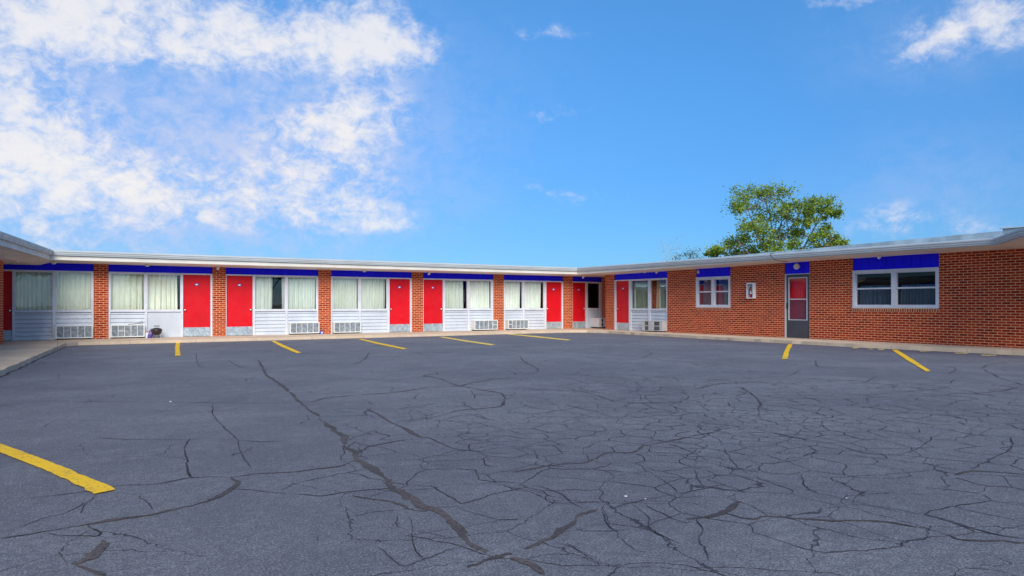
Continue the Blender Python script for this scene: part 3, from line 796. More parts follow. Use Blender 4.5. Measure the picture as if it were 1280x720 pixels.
# ---- left wing (its end is at the left edge of the court)
pillar(FC, -.45, 0)
s0 = -.45
for k in range(3):
    L = 3.15; e = s0 - L
    if k % 2 == 0: cells = [('door', s0 - 1.02, s0 - .07, {}), ('win', s0 - 2.08, s0 - 1.1, {}), ('win', e + .06, s0 - 2.15, {})]; posts = [(s0 - .067, s0), (s0 - 1.1, s0 - 1.023), (s0 - 2.15, s0 - 2.08), (e, e + .06)]
    else: cells = [('win', s0 - 1.02, s0 - .06, {}), ('win', s0 - 2.06, s0 - 1.09, {}), ('door', e + .07, e + 1.02, dict(hr=False))]; posts = [(s0 - .06, s0), (s0 - 1.09, s0 - 1.02), (e + 1.023, s0 - 2.06), (e, e + .067)]
    bay(FC, cells, posts, e, s0)
    pillar(FC, e - .42, e); s0 = e - .42
box1('brick_wall', M['brick'], MO, FC, -34, s0, -.28, .02, zb, TOP)
# ---- inner rooms closed off behind: rear walls, partition and linings painted near-black to stand for unlit rooms
mb = MB()
mb.box(FW, -8.5, 28.3, 33.0, 33.25, zb, TOP); mb.box(FW, 28.05, 28.3, -8, 33, zb, TOP); mb.box(FW, 20.4, 28.05, -8.2, -8.0, zb, TOP)
mb.box(FC, -34, 8, -7.2, -7.0, zb, TOP); mb.box(FC, -34.2, -34, -7.0, .02, zb, TOP)
mb.build('rear_wall', M['brick'], MO)
mb = MB()
mb.box(FW, -2.6, XR, DA + 1.3, DA + 1.4, zb, TOP)
mb.box(FW, XB + 1.3, XB + 1.4, -7.5, 24.2, zb, TOP)
mb.box(FC, -33, -.1, -1.4, -1.3, zb, TOP)
mb.box(FW, -2.62, -2.5, 24.4, DA + 1.3, zb, TOP)
mb.build('inner_lining', M['inside'], MO)
# ---- roof, soffit, fascia, gutter
def cpt(off, Y=None, s=None):
    return FC.p(s, off, 0) if s is not None else None
oA, oB, oC = .95, .95, .94
fl = [FC.p(-34, oC, 0)]
Pc = FC.p(0, oC, 0); tt = (DA - oA - Pc.y) / FC.a.y; fl.append(Pc + Vector((FC.a.x, FC.a.y, 0)) * tt)
fl += [Vector((XB - oB, DA - oA, 0)), Vector((XB - oB, 8.65, 0)), Vector((17.45, 7.33, 0)), Vector((17.2, 7.0, 0)), Vector((17.2, 5.6, 0)), Vector((XB - oB, 4.2, 0)), Vector((XB - oB, -9, 0))]  # eave turns back out of view, shaped to cast less shade
def offs(pts, d):
    """offset an eave line into the court by d with mitred corners"""
    out = []
    for i, p in enumerate(pts):
        ts = []
        if i: ts.append((pts[i] - pts[i - 1]).normalized())
        if i < len(pts) - 1: ts.append((pts[i + 1] - pts[i]).normalized())
        ns = [Vector((t.y, -t.x, 0)) for t in ts]
        if len(ns) == 1: out.append(p + ns[0] * d)
        else:
            b_ = (ns[0] + ns[1]).normalized(); out.append(p + b_ * (d / max(.3, b_.dot(ns[0]))))
    return out
def sof(Y):            # the soffit climbs a little towards the front of the right wing
    return 2.39 + min(1, max(0, (25.0 - Y) / 13.0)) * .115
def sofz(p): return Z(sof(p.y) + .032) if p.x > 12 else Z(2.422)
# subdivide the eave line on the right wing
fl2 = []
for a, c in zip(fl, fl[1:]):
    n = 6 if (a.x > 19 and c.x > 19 and c.y > 5) else 1
    for i in range(n): fl2.append(a + (c - a) * (i / n))
fl2.append(fl[-1])
def sweep(prof, name, mat, sl=None):
    mb = MB(); lines = [offs(fl2, n) for n, z in prof]
    rings = []
    for i in range(len(fl2)):
        ring = []
        for (n, z), L in zip(prof, lines):
            zz = z(fl2[i]) if callable(z) else Z(z)
            if sl: zz += sl(L[i])
            ring.append(mb.bm.verts.new((L[i].x, L[i].y, zz)))
        rings.append(ring)
    k = len(prof)
    for a, c in zip(rings, rings[1:]):
        for j in range(k): mb.bm.faces.new((a[j], a[(j + 1) % k], c[(j + 1) % k], c[j]))
    mb.bm.faces.new(rings[0]); mb.bm.faces.new(rings[-1])
    return mb.build(name, mat, MO)
sweep([(-.025, lambda p: sofz(p) - .012), (0, lambda p: sofz(p) - .012), (0, 2.60), (-.025, 2.60)], 'fascia', M['fascia'])
sweep([(.002, 2.545), (.062, 2.545), (.068, 2.57), (.088, 2.60), (.088, 2.622), (.108, 2.650), (.108, 2.684), (.094, 2.684), (.094, 2.655), (.075, 2.628), (.056, 2.562), (.010, 2.562), (.010, 2.690), (.002, 2.690)], 'gutter', M['gutter'])
sweep([(-.02, 2.688), (.045, 2.672), (.047, 2.680), (-.02, 2.708), (-.30, 2.716), (-.30, 2.694)], 'drip_edge', M['gutter'])
# seams and brackets of the gutter: slip joints every few metres
mb = MB()
L1 = offs(fl2, .109)
for a, c in zip(L1, L1[1:]):
    d = (c - a).length; n = int(d / 3.0)
    t = (c - a).normalized(); fr = Fr((a.x, a.y), (t.x, t.y), (t.y, -t.x))
    for i in range(1, n + 1): mb.box(fr, i * d / (n + 1) - .02, i * d / (n + 1) + .02, -.012, .004, Z(2.648), Z(2.687))
mb.build('gutter_joint', M['gutter'], MO)
# soffit sheets
mb = MB(); bk = [Vector((-9.5, -9, 0))]
def sq(pts):
    top = [Vector((p[0], p[1], p[2] + .02)) for p in pts]; lo = [Vector(p) for p in pts]
    v = [mb.bm.verts.new(p) for p in lo] + [mb.bm.verts.new(p) for p in top]; n = len(pts)
    mb.bm.faces.new(v[:n]); mb.bm.faces.new(v[n:])
    for i in range(n): mb.bm.faces.new((v[i], v[(i + 1) % n], v[n + (i + 1) % n], v[n + i]))
e2 = offs(fl2, -.026)
z0 = Z(2.422); zi = Z(2.288)
def pz(p, z): return (p.x, p.y, z)
cI = FC.p(-34, -1.2, 0)
sq([pz(e2[0], z0), pz(e2[1], z0), (e2[1].x, DA + 1.2, zi), (-2.6, DA + 1.2, zi), pz(cI, zi)])
sq([pz(e2[1], z0), pz(e2[2], z0), (e2[2].x, DA + 1.2, zi), (e2[1].x, DA + 1.2, zi)])
sq([pz(e2[2], z0), (24, e2[2].y, Z(2.38)), (24, DA + 1.2, zi), (e2[2].x, DA + 1.2, zi)])
for i in range(2, len(e2) - 1):
    a, c = e2[i], e2[i + 1]
    za, zc = sofz(a), sofz(c)
    if a.x > 19 and c.x > 19: sq([pz(a, za), pz(c, zc), (21.5, c.y, zc - (.134 if c.y < 24 else .05)), (21.5, a.y, za - (.134 if a.y < 24 else .05))])
za = sofz(e2[8]); sq([pz(p, za) for p in e2[8:12]] + [pz(e2[12], za), (21.5, e2[12].y, za - .134), (21.5, e2[8].y, za - .134)])
mb.build('soffit', M['soffit'], MO)
mb = MB(); e3 = offs(fl2, -.03)
mb.prism([(p.x, p.y) for p in e3] + [(28.6, -9), (28.6, 33.6), (-10.5, 33.6), (-15.0, -9)], Z(2.585), Z(2.686))
mb.build('roof', M['roofm'], MO)
# galvanised gravel stop behind the gutter of the right wing, rising towards the front
mb = MB(); N = 24; rnd = random.Random(3)
y0, y1 = 23.0, 8.55
rows = []
for i in range(N + 1):
    f = i / N; Y = y0 + (y1 - y0) * f; hgt = .012 + .20 * f ** 1.2 + rnd.uniform(-.008, .008)
    rows.append((Y, hgt))
for (Ya, ha), (Yb, hb) in zip(rows, rows[1:]):
    x0, x1 = XB - oB + .38, XB - oB + .62
    v = [(x0, Ya, Z(2.685)), (x0, Yb - .002, Z(2.685)), (x0 + .02, Yb - .002, Z(2.69 + hb)), (x0 + .02, Ya, Z(2.69 + ha)), (x1 + 2.5, Yb - .002, Z(2.685)), (x1 + 2.5, Ya, Z(2.685))]
    vv = [mb.bm.verts.new(p) for p in v]
    mb.bm.faces.new((vv[0], vv[1], vv[2], vv[3])); mb.bm.faces.new((vv[3], vv[2], vv[4], vv[5]))
v = [(XB - oB + .38, 8.549, Z(2.685)), (XB - oB + 3.12, 8.549, Z(2.685)), (XB - oB + .40, 8.549, Z(2.69 + rows[-1][1]))]
mb.quad(v)
mb.build('roof_flashing', M['flash'], MO)

# ------------------------------------------------------------------ air conditioners
def ac_unit(fr, t0, t1, label, kind='bars', dep=.20, z0=.045, z1=.435, odd=None):
    c = (t0 + t1) / 2; o = thing('air_conditioner', label, 'air conditioner', tuple(fr.p(c, 0, ZS)), 'air conditioners through the lower walls')
    inv = Matrix.Translation(-Vector(fr.p(c, 0, ZS)))
    def fin(mb, name, mat):
        bmesh.ops.transform(mb.bm, matrix=inv, verts=mb.bm.verts); return mb.build(name, mat, o)
    nf = -.03 + dep; w = t1 - t0; fw = .026
    body = M['acw'] if kind != 'grid' else M['acg']
    mb = MB()
    mb.box(fr, t0, t1, -.09, nf - .03, Z(z0), Z(z1))
    for q in ((t0 - .004, t1 + .004, z1 - fw, z1 + .003), (t0 - .004, t1 + .004, z0 - .003, z0 + fw), (t0 - .004, t0 + fw, z0 + fw, z1 - fw), (t1 - fw, t1 + .004, z0 + fw, z1 - fw)):
        mb.box(fr, q[0], q[1], nf - .0299, nf, Z(q[2]), Z(q[3]))
    fin(mb, 'casing', body)
    a, bb = t0 + fw, t1 - fw; za, zbb = z0 + fw, z1 - fw
    mb = MB()
    if kind == 'bars':
        n = 5
        for i in range(1, n): x = a + (bb - a) * i / n; mb.box(fr, x - .009, x + .009, nf - .0299, nf - .002, Z(za), Z(zbb))
        if odd is not None: x = a + (bb - a) * odd / n; mb.box(fr, x + .01, x + (bb - a) / n - .01, nf - .0299, nf - .003, Z((za + zbb) / 2 - .012), Z((za + zbb) / 2 + .012))
        fin(mb, 'grille', body)
        mb = MB(); mb.box(fr, a, bb, nf - .0285, nf - .024, Z(za), Z(zbb))
        k = 18
        for i in range(k): zz = za + (zbb - za) * (i + .5) / k; mb.box(fr, a + .002, bb - .002, nf - .0238, nf - .017, Z(zz - .003), Z(zz + .003))
        fin(mb, 'coil', M['coil'])
    else:
        g1, g2 = ((.12, .42), (.70, .90)) if kind == 'grid' else ((.16, .30), (.50, .98))
        for x0, x1 in ((0, g1[0]), (g1[1], g2[0]), (g2[1], 1.0)): mb.box(fr, a + (bb - a) * x0, a + (bb - a) * x1, nf - .0299, nf - .004, Z(za), Z(zbb))
        zm = (za + zbb) / 2
        for x0, x1 in (g1, g2): mb.box(fr, a + (bb - a) * x0, a + (bb - a) * x1, nf - .0299, nf - .005, Z(zm - .014), Z(zm + .014))
        if kind == 'grid':
            for x0, x1 in (g1, g2):
                for k in range(1, 4):
                    for (p, q) in ((za, zm), (zm, zbb)):
                        zz = p + (q - p) * k / 4; mb.box(fr, a + (bb - a) * x0, a + (bb - a) * x1, nf - .024, nf - .012, Z(zz - .0035), Z(zz + .0035))
        fin(mb, 'grille', body)
        mb = MB(); mb.box(fr, a, bb, nf - .0285, nf - .0262, Z(za), Z(zbb)); fin(mb, 'coil', M['dark'])
    mb = MB()
    for x in (t0 + .08, t1 - .12): mb.box(fr, x, x + .05, -.02, nf - .06, Z(.0005), Z(z0 - .001))
    fin(mb, 'foot', M['black'])
    return o
ac_unit(FA, a_(69.6), a_(115.4), 'white five-panel air conditioner, the farthest left, under the curtained window by the shaded red door')
ac_unit(FA, a_(138), a_(180), 'white five-panel air conditioner with long barbecue tongs lying on top', odd=1)
ac_unit(FA, a_(361), a_(397.4), 'white five-panel air conditioner with the small blue carton at its right corner')
ac_unit(FA, a_(415.6), a_(449.2), 'white five-panel air conditioner on the other side of the pillar from the blue carton')
ac_unit(FA, a_(589.5), a_(618), 'white air conditioner just left of the second brick pillar from the inner corner', odd=4, dep=.3)
ac_unit(FA, a_(632), a_(657), 'white air conditioner just right of the second brick pillar from the inner corner', odd=0, dep=.25)
ac_unit(FA, a_(739), a_(756), 'air conditioner under the black window in the shaded corner, half hidden by a pillar', kind='two', dep=.62, z0=.06, z1=.47)
ac_unit(FB, b(834.2), b(809), 'grey air conditioner with two barred square vents beside the brick wall of the right wing', kind='grid', dep=.30)

# ------------------------------------------------------------------ lights under the eaves
def flood(p, label, yaw, cam=False):
    o = thing('flood_light', label, 'light', tuple(p), 'floodlights under the eaves'); o.scale = (.72,) * 3
    mt = Matrix.Rotation(yaw, 3, 'Z')
    mb = MB(); mb.lathe([(.055, 0), (.055, -.022), (.02, -.03), (.016, -.06)], (0, 0, 0), 14); mb.build('mount', M['fixt'], o)
    for s in ((-1, 1) if not cam else (1,)):
        Mx = mt @ Matrix.Rotation(R(58), 3, 'X') @ Matrix.Rotation(s * R(25), 3, 'Y')
        mb = MB(); mb.lathe([(.018, .03), (.024, -.02), (.040, -.06), (.058, -.105), (.06, -.125), (.004, -.118)], mt @ Vector((s * .05 if not cam else 0, .0, -.055)), 14, Mx)
        mb.build('lamp_head', M['fixt'], o, smooth=True)
    return o
def dome(p, label):
    o = thing('dome_light', label, 'light', tuple(p), 'small round lights under the eaves')
    mb = MB(); mb.lathe([(.075, 0), (.075, -.02), (.07, -.024)], (0, 0, 0), 18); mb.build('base', M['fixt'], o)
    mb = MB(); mb.lathe([(.066, -.0245), (.062, -.045), (.045, -.062), (.02, -.07), (.003, -.071)], (0, 0, 0), 18); mb.build('lens', M['lampg'], o, smooth=True)
    return o
zs = Z(2.374)
flood((sA(271), DA - .25, zs), 'white twin floodlight above the brick pillar right of the kettle grill', 0)
flood((sA(533.5), DA - .25, zs), 'white twin floodlight over the red door left of the second pillar pair', 0) ['label'] = 'white twin floodlight above the left edge of the fifth red door in the long wing'
flood((sA(720.5), DA - .55, zs), 'white twin floodlight at the inner corner of the two wings', 0)
flood((XB - .30, sB(829), Z(sof(21)) - .001), 'white twin floodlight above the olive-curtained windows of the right wing', R(90))
flood((XB - .35, sB(1109), Z(sof(12)) - .001), 'white twin floodlight over the blue panel of the wide double window', R(90))
flood(Vector((-.92, 24.55, Z(2.372))), 'white twin floodlight under the deep eave at the far left', R(60))
dome((sA(67), DA - .35, zs), 'small round light above the far-left curtained windows')
dome((sA(183), DA - .3, zs), 'small round light above the window over the kettle grill')
dome((sA(452), DA - .3, zs), 'small round light above the windows right of the small blue carton')
dome((XB - .25, sB(812), Z(sof(22)) - .001), 'small round light above the windows beside the grey air conditioner')
# globe lamp over the storm door
o = thing('globe_lamp', 'round white wall lamp on the blue panel above the charcoal storm door', 'lamp', tuple(FB.p(b(998), -.005, Z(2.31))))
RotB = Matrix(((0, 0, -1), (1, 0, 0), (0, 1, 0)))
mb = MB(); mb.lathe([(.06, 0), (.06, .02), (.045, .03)], (0, 0, 0), 18, RotB); mb.build('base', M['fixt'], o)
mb = MB(); mb.lathe([(.045, .03), (.075, .045), (.095, .08), (.098, .10), (.09, .13), (.065, .16), (.03, .175), (.003, .178)], (0, 0, 0), 22, RotB); mb.build('globe', M['lampg'], o, smooth=True)
# small blue-grey sensor on the panel above the narrow window
o = thing('panel_sensor', 'small pale blue sensor on the blue panel above the narrow double window', 'sensor', tuple(FB.p(b(873), -.005, Z(2.30))))
mb = MB(); mb.box(FW, -.03, 0, -.05, .05, -.06, .07, bev=.008); mb.build('case', M['flash'], o)
mb = MB(); mb.lathe([(.03, .03), (.028, .05), (.016, .062), (.002, .066)], (0, 0, 0), 14, RotB); mb.build('lens', M['bottlew'], o, smooth=True)

# ------------------------------------------------------------------ fire extinguisher cabinet
cy0, cy1 = b(945.5), b(937); cz0, cz1 = Z(1.295), Z(1.825); cx = 0
o = thing('extinguisher_cabinet', 'white fire extinguisher cabinet with a clear front on the brick wall', 'fire cabinet', tuple(FB.p((cy0 + cy1) / 2, .02, (cz0 + cz1) / 2)))
inv = Matrix.Translation(-o.location)
def fin(mb, name, mat, par, smooth=False):
    bmesh.ops.transform(mb.bm, matrix=inv, verts=mb.bm.verts); return mb.build(name, mat, par, smooth)
mb = MB(); n0, n1 = .021, .165; fw = .028
mb.box(FB, cy0, cy1, n0, n0 + .045, cz0, cz1)
for q in ((cy0, cy1, cz1 - fw, cz1), (cy0, cy1, cz0, cz0 + fw), (cy0, cy0 + fw, cz0 + fw, cz1 - fw), (cy1 - fw, cy1, cz0 + fw, cz1 - fw)):
    mb.box(FB, q[0], q[1], n0 + .0451, n1, q[2], q[3])
fin(mb, 'box', M['signw'], o)
mb = MB(); g = FB
mb.quad([FB.p(cy0 + fw, n1 - .004, cz0 + fw), FB.p(cy1 - fw, n1 - .004, cz0 + fw), FB.p(cy1 - fw, n1 - .004, cz1 - fw), FB.p(cy0 + fw, n1 - .004, cz1 - fw)])
fin(mb, 'pane', M['clear'], o)
cc = (cy0 + cy1) / 2; zc0 = cz0 + fw
mb = MB(); mb.lathe([(.036, 0), (.042, .01), (.042, .24), (.036, .28), (.022, .305), (.018, .33)], FB.p(cc - .01, .112, zc0 + .002), 18)
ex = fin(mb, 'extinguisher', M['ext_red'], o, True)
mb = MB(); mb.lathe([(.0432, .12), (.0432, .23)], FB.p(cc - .01, .112, zc0 + .002), 18); fin(mb, 'label_band', M['signw'], ex)
mb = MB(); mb.lathe([(.02, .33), (.024, .345), (.012, .375), (.004, .38)], FB.p(cc - .01, .112, zc0 + .002), 12); mb.box(FB, cc - .015, cc + .06, .078, .092, zc0 + .36, zc0 + .375); fin(mb, 'valve', M['black'], ex)
mb = MB(); mb.tube([FB.p(cc + .045, .09, zc0 + .36), FB.p(cc + .072, .10, zc0 + .30), FB.p(cc + .07, .105, zc0 + .15), FB.p(cc + .062, .105, zc0 + .08)], .012, 8); fin(mb, 'hose', M['black'], ex)
mb = MB(); mb.box(FB, cy0 + .03, cy0 + .085, n1 - .0035, n1 - .0015, zc0 + .19, zc0 + .34); fin(mb, 'green_sticker', M['green'], o)
mb = MB(); mb.box(FB, cy0 + .05, cy1 - .05, n1 - .0035, n1 - .0015, cz1 - .10, cz1 - .075); fin(mb, 'lettering', M['black'], o)

# ------------------------------------------------------------------ things standing on the walk
gp = Vector((sA(196.5) - .05, DA - .33, ZS))
o = thing('kettle_grill', 'small black kettle barbecue grill standing on the walk before a white panel', 'barbecue', tuple(gp))
mb = MB(); mb.lathe([(.004, .085), (.06, .092), (.115, .125), (.152, .185), (.168, .245), (.170, .252), (.162, .252)], (0, 0, 0), 28); mb.build('bowl', M['enamel'], o, smooth=True)
mb = MB(); mb.lathe([(.172, .2525), (.173, .262), (.160, .285), (.125, .312), (.075, .330), (.03, .337), (.002, .338)], (0, 0, 0), 28); lid = mb.build('lid', M['enamel'], o, smooth=True)
mb = MB(); mb.tube([(-.06, 0, .333), (-.062, 0, .385), (.062, 0, .385), (.06, 0, .333)], .006, 8); mb.build('handle_bracket', M['chrome'], lid)
mb = MB(); mb.tube([(-.085, 0, .388), (.085, 0, .388)], .014, 10); mb.build('handle', M['black'], lid)
for k in range(3):
    an = R(90 + 120 * k); d = Vector((math.cos(an), math.sin(an), 0)); mb = MB()
    mb.tube([d * .10 + Vector((0, 0, .15)), d * .135 + Vector((0, 0, .012)), d * .155 + Vector((0, 0, .008))], .008, 8); mb.build('leg', M['chrome'], o)
mb = MB(); mb.lathe([(.05, .058), (.055, .062), (.055, .068), (.002, .060)], (0, 0, 0), 18); mb.tube([(0, 0, .06), (0, 0, .118)], .005, 6); mb.build('ash_catcher', M['chrome'], o, smooth=True)

# crumpled purple-blue charcoal bag
bm_, nt, bs = newmat('printed_bag'); v = coords(nt)
vo = nt.node('ShaderNodeTexVoronoi', ins={'Vector': nt.vmath('ADD', v, nt.vmath('SCALE', nt.noise(v, 9, 2, .5, 0, 'Color'))), 'Scale': 7.0})
cr = nt.node('ShaderNodeValToRGB', ins={0: vo.outputs['Distance']}); e = cr.color_ramp.elements
e[0].position = .1; e[0].color = (.05, .09, .50, 1); e[1].position = .62; e[1].color = (.02, .02, .12, 1)
x = e.new(.3); x.color = (.16, .03, .40, 1); x = e.new(.45); x.color = (.20, .06, .30, 1)
nt.l.new(cr.outputs[0], bs.inputs['Base Color']); bs.inputs['Roughness'].default_value = .3
bump(nt, bs, nt.noise(v, 25, 3), .6, .02)
bp = Vector((sA(187.5), DA - .25, ZS))
mb = MB(); rnd = random.Random(5); rings = []
for k in range(9):
    f = k / 8; z = .30 * f; sx = .105 * (1 - .35 * f ** 2) ; sy = .06 * (1 - .75 * f ** 2)
    rings.append([mb.bm.verts.new((sx * math.copysign(abs(math.cos(q)) ** .7, math.cos(q)) * (1 + rnd.uniform(-.1, .1)) + .07 * f * f, sy * math.copysign(abs(math.sin(q)) ** .7, math.sin(q)) * (1 + rnd.uniform(-.15, .15)), z + rnd.uniform(-.006, .006) * (k > 0))) for q in [2 * math.pi * i / 16 for i in range(16)]])
for p, q in zip(rings, rings[1:]):
    for i in range(16): mb.bm.faces.new((p[i], p[(i + 1) % 16], q[(i + 1) % 16], q[i]))
mb.bm.faces.new(rings[0]); mb.bm.faces.new(rings[-1])
bag = mb.build('charcoal_bag', bm_, smooth=True); bag.location = bp
tag(bag, 'crumpled purple and blue bag leaning beside the kettle grill', 'bag')
o = thing('fluid_bottle', 'white plastic bottle with a red cap left of the purple bag', 'bottle', (sA(183), DA - .24, ZS))
mb = MB(); mb.box(FW, -.045, .045, -.028, .028, 0, .17, bev=.014); mb.lathe([(.025, .165), (.016, .185)], (0, 0, 0), 12); mb.build('bottle_body', M['bottlew'], o)
mb = MB(); mb.lathe([(.022, .185), (.022, .215), (.012, .222), (.01, .235)], (0, 0, 0), 12); mb.build('cap', M['ext_red'], o)
o = thing('barbecue_tongs', 'long dark metal barbecue tongs lying on an air conditioner', 'tongs', (sA(168.5), DA - .13, Z(.439)))
mb = MB(); mb.tube([(-.20, -.012, .008), (.0, -.006, .02), (.15, 0, .042)], .0075, 8); mb.build('lower_arm', M['enamel'], o)
mb = MB(); mb.tube([(-.20, .014, .010), (.0, .010, .026), (.15, 0, .052)], .0075, 8); mb.build('upper_arm', M['enamel'], o)
mb = MB(); mb.tube([(.185 + .038 * math.cos(R(q)), 0, .05 + .038 * math.sin(R(q))) for q in range(0, 361, 24)], .008, 8); mb.build('ring_handle', M['enamel'], o)
o = thing('small_carton', 'small blue and white carton on the walk at the foot of a brick pillar', 'carton', (sA(400.6), DA - .13, ZS))
mb = MB(); mb.box(FW, -.06, .06, -.045, .045, 0, .105, bev=.006); mb.build('carton_body', M['cartonb'], o)
mb = MB(); mb.box(FW, -.036, .036, -.0475, -.0452, .03, .068); mb.box(FW, -.03, -.004, -.0475, -.0452, .0682, .082); mb.build('white_panel', M['signw'], o)
# scraps of litter on the asphalt
rnd = random.Random(11)
def scrap(x, y, s, label):
    p = gnd(x, y); mb = MB()
    pts = [Vector((rnd.uniform(.6, 1) * s * math.cos(q), rnd.uniform(.6, 1) * s * math.sin(q), rnd.uniform(0, .5) * s + .001)) for q in [2 * math.pi * i / 7 for i in range(7)]]
    top = mb.bm.verts.new((0, 0, s * .6)); vs = [mb.bm.verts.new(q) for q in pts]; lo = [mb.bm.verts.new((q.x * .8, q.y * .8, 0)) for q in pts]
    for i in range(7): mb.bm.faces.new((top, vs[i], vs[(i + 1) % 7])); mb.bm.faces.new((vs[i], vs[(i + 1) % 7], lo[(i + 1) % 7], lo[i]))
    mb.bm.faces.new(lo)
    q = mb.build('paper_scrap', M['acw']); q.location = (p.x, p.y, .006); tag(q, label, 'litter', 'paper scraps on the asphalt')
scrap(782, 622, .012, 'larger crumpled white scrap lying among the cracks in the right foreground')
scrap(807, 625, .007, 'tiny white scrap just right of the larger crumpled scrap')
scrap(1058, 624, .007, 'tiny white scrap above the long dark crack on the right')
scrap(213, 503, .018, 'tiny pale scrap on the long thin crack at left')

# ------------------------------------------------------------------ on the roof
ux0 = at(1250, 287, 17.9)
o = thing('roof_unit', 'flat grey vent housing on rusty feet on the roof at the far right', 'roof vent', (19.3, 8.3, Z(2.69)))
mb = MB(); mb.box(FW, -.25, .75, -2.6, .15, .075, .19, bev=.012); mb.build('housing', M['flash'], o)
mb = MB(); mb.box(FW, -.29, .79, -2.64, .19, .192, .215, bev=.006); mb.build('cover', M['gutter'], o)
for yy in (-.05, -.55, -1.5, -2.4):
    mb = MB(); mb.box(FW, -.18, -.06, yy, yy + .12, 0, .074); mb.build('foot', M['rust'], o)
pv = (21.3, 0, 0)
yv = 21.6 * (dirv(1035.5)[1] / dirv(1035.5)[0])
o = thing('roof_pipe', 'short beige vent pipe standing on the roof in front of the tree', 'vent pipe', (21.6, yv, Z(2.68)))
mb = MB(); mb.lathe([(.085, 0), (.085, .30), (.07, .30), (.07, .02)], (0, 0, 0), 16); mb.build('pipe', M['acg'], o, smooth=False)
mb = MB(); mb.lathe([(.17, .001), (.16, .012), (.092, .05), (.088, .09)], (0, 0, 0), 16); mb.build('collar', M['flash'], o)
# cable hanging over the gutter
mb = MB(); yc = (XB - oB) * dirv(966)[1] / dirv(966)[0]; yd = (XB - oB) * dirv(975)[1] / dirv(975)[0]
mb.tube([(XB - oB + .5, yc + .25, Z(2.70)), (XB - oB + .12, yc + .05, Z(2.73)), (XB - oB - .115, yc, Z(2.705)), (XB - oB - .125, yc - .03, Z(2.62)), (XB - oB - .09, yc - .12, Z(2.52)), (XB - oB + .0, yd, Z(2.455)), (XB - oB + .2, yd - .15, Z(2.43))], .008, 8)
tag(mb.build('loose_cable', M['rubber'], smooth=True), 'thin black cable hanging over the gutter left of the storm door', 'cable')

# ------------------------------------------------------------------ trees
def limb(mb, p0, p1, r0, r1, bow, rnd, seg=7):
    pts = []; d = p1 - p0
    side = Vector((rnd.uniform(-1, 1), rnd.uniform(-1, 1), rnd.uniform(-.2, .6))) * d.length * bow
    n = 7
    for i in range(n + 1):
        f = i / n; pts.append(p0 + d * f + side * math.sin(f * math.pi) + Vector((rnd.gauss(0, 1), rnd.gauss(0, 1), rnd.gauss(0, 1))) * d.length * .012 * (0 < i < n))
    mb.tube(pts, r0, seg, r1); return pts
def leaf(bm, p, s, rnd, up=.4):
    a = Vector((rnd.gauss(0, 1), rnd.gauss(0, 1), rnd.gauss(0, 1) * .6)).normalized(); n = Vector((rnd.gauss(0, 1), rnd.gauss(0, 1), rnd.gauss(up, 1))).normalized()
    c = a.cross(n).normalized(); L = s; w = s * rnd.uniform(.28, .42)
    k = n * s * .10
    v = [bm.verts.new(p - a * L * .5), bm.verts.new(p + c * w + k), bm.verts.new(p + a * L * .5), bm.verts.new(p - c * w + k)]
    bm.faces.new((v[0], v[1], v[2], v[3]))
rnd = random.Random(21)
TD = 46.0
CL = [(930,246,20,9),(950,240,20,9),(968,243,17,9),(985,258,16,10),(922,262,12,7),(945,260,22,11),(962,272,22,11),(938,280,18,11),(928,296,16,10),(915,304,15,8),(955,292,22,10),(975,288,18,10),(990,272,14,9),
      (1003,256,17,9),(1022,262,18,9),(1036,256,14,9),(1043,266,10,8),(1012,274,14,7),(1000,292,14,8),(1018,296,14,8),(1035,290,13,9),(1048,300,11,8),(1055,308,8,6),(1024,308,14,5),(990,306,14,7),(945,308,18,6),(965,306,14,6),
      (900,312,13,5),(890,317,9,4),(918,318,16,5),(975,316,20,6),(1005,316,12,5),(1040,314,12,5),(938,316,14,5)]
base = at(972, 372, TD); base.z = -.03
tw = thing('leafy_tree', 'open green leafy tree rising behind the roof of the right wing', 'tree', tuple(base))
tb = MB(); lb = MB()
fork = Vector((base.x, base.y, 1.9))
tb.tube([base - base, Vector((.05, 0, .9)), fork - base], .26, 10, .20)
vd = Vector((ST, CT, 0)); 
mains = []
for (x, y) in ((935, 262), (955, 250), (975, 262), (1003, 275), (1030, 272), (1040, 300), (920, 300), (985, 290)):
    p1 = at(x, y, TD + rnd.uniform(-1.4, 1.4)) - base
    mains.append((limb(tb, fork - base, p1, rnd.uniform(.085, .12), .025, .07, rnd)))
for cxp, cyp, rx, ry in CL:
    dd = rnd.uniform(-1.5, 1.5); c = at(cxp, cyp, TD + dd) - base
    best = min(((p - c).length + (0 if p.z < c.z + .3 else 2), i, j) for i, m_ in enumerate(mains) for j, p in enumerate(m_) if j >= 2)
    pts = limb(tb, mains[best[1]][best[2]], c, .04, .012, .10, rnd, 5)
    RX, RZ = rx * TD / F, ry * TD / F
    for sub in range(9):
        off = Vector((rnd.gauss(0, .5) * RX, rnd.gauss(0, .5) * RX, rnd.gauss(0, .5) * RZ))
        off = Vector((off.x * CT, off.x * -ST, off.z)) + vd * rnd.gauss(0, .45) * RX
        tip = c + off
        limb(tb, pts[rnd.randint(3, 6)], tip, .014, .005, .08, rnd, 4)
        rs = RX * rnd.uniform(.22, .44)
        for k in range(int(86 * rnd.uniform(.35, 1.25))):
            q = Vector((rnd.gauss(0, 1), rnd.gauss(0, 1), rnd.gauss(0, .75))) * rs * .75
            leaf(lb.bm, tip + q, rnd.uniform(.09, .18), rnd)
tb.build('trunk', M['bark'], tw, smooth=True); cr_ = lb.build('crown', M['leaf'], tw)
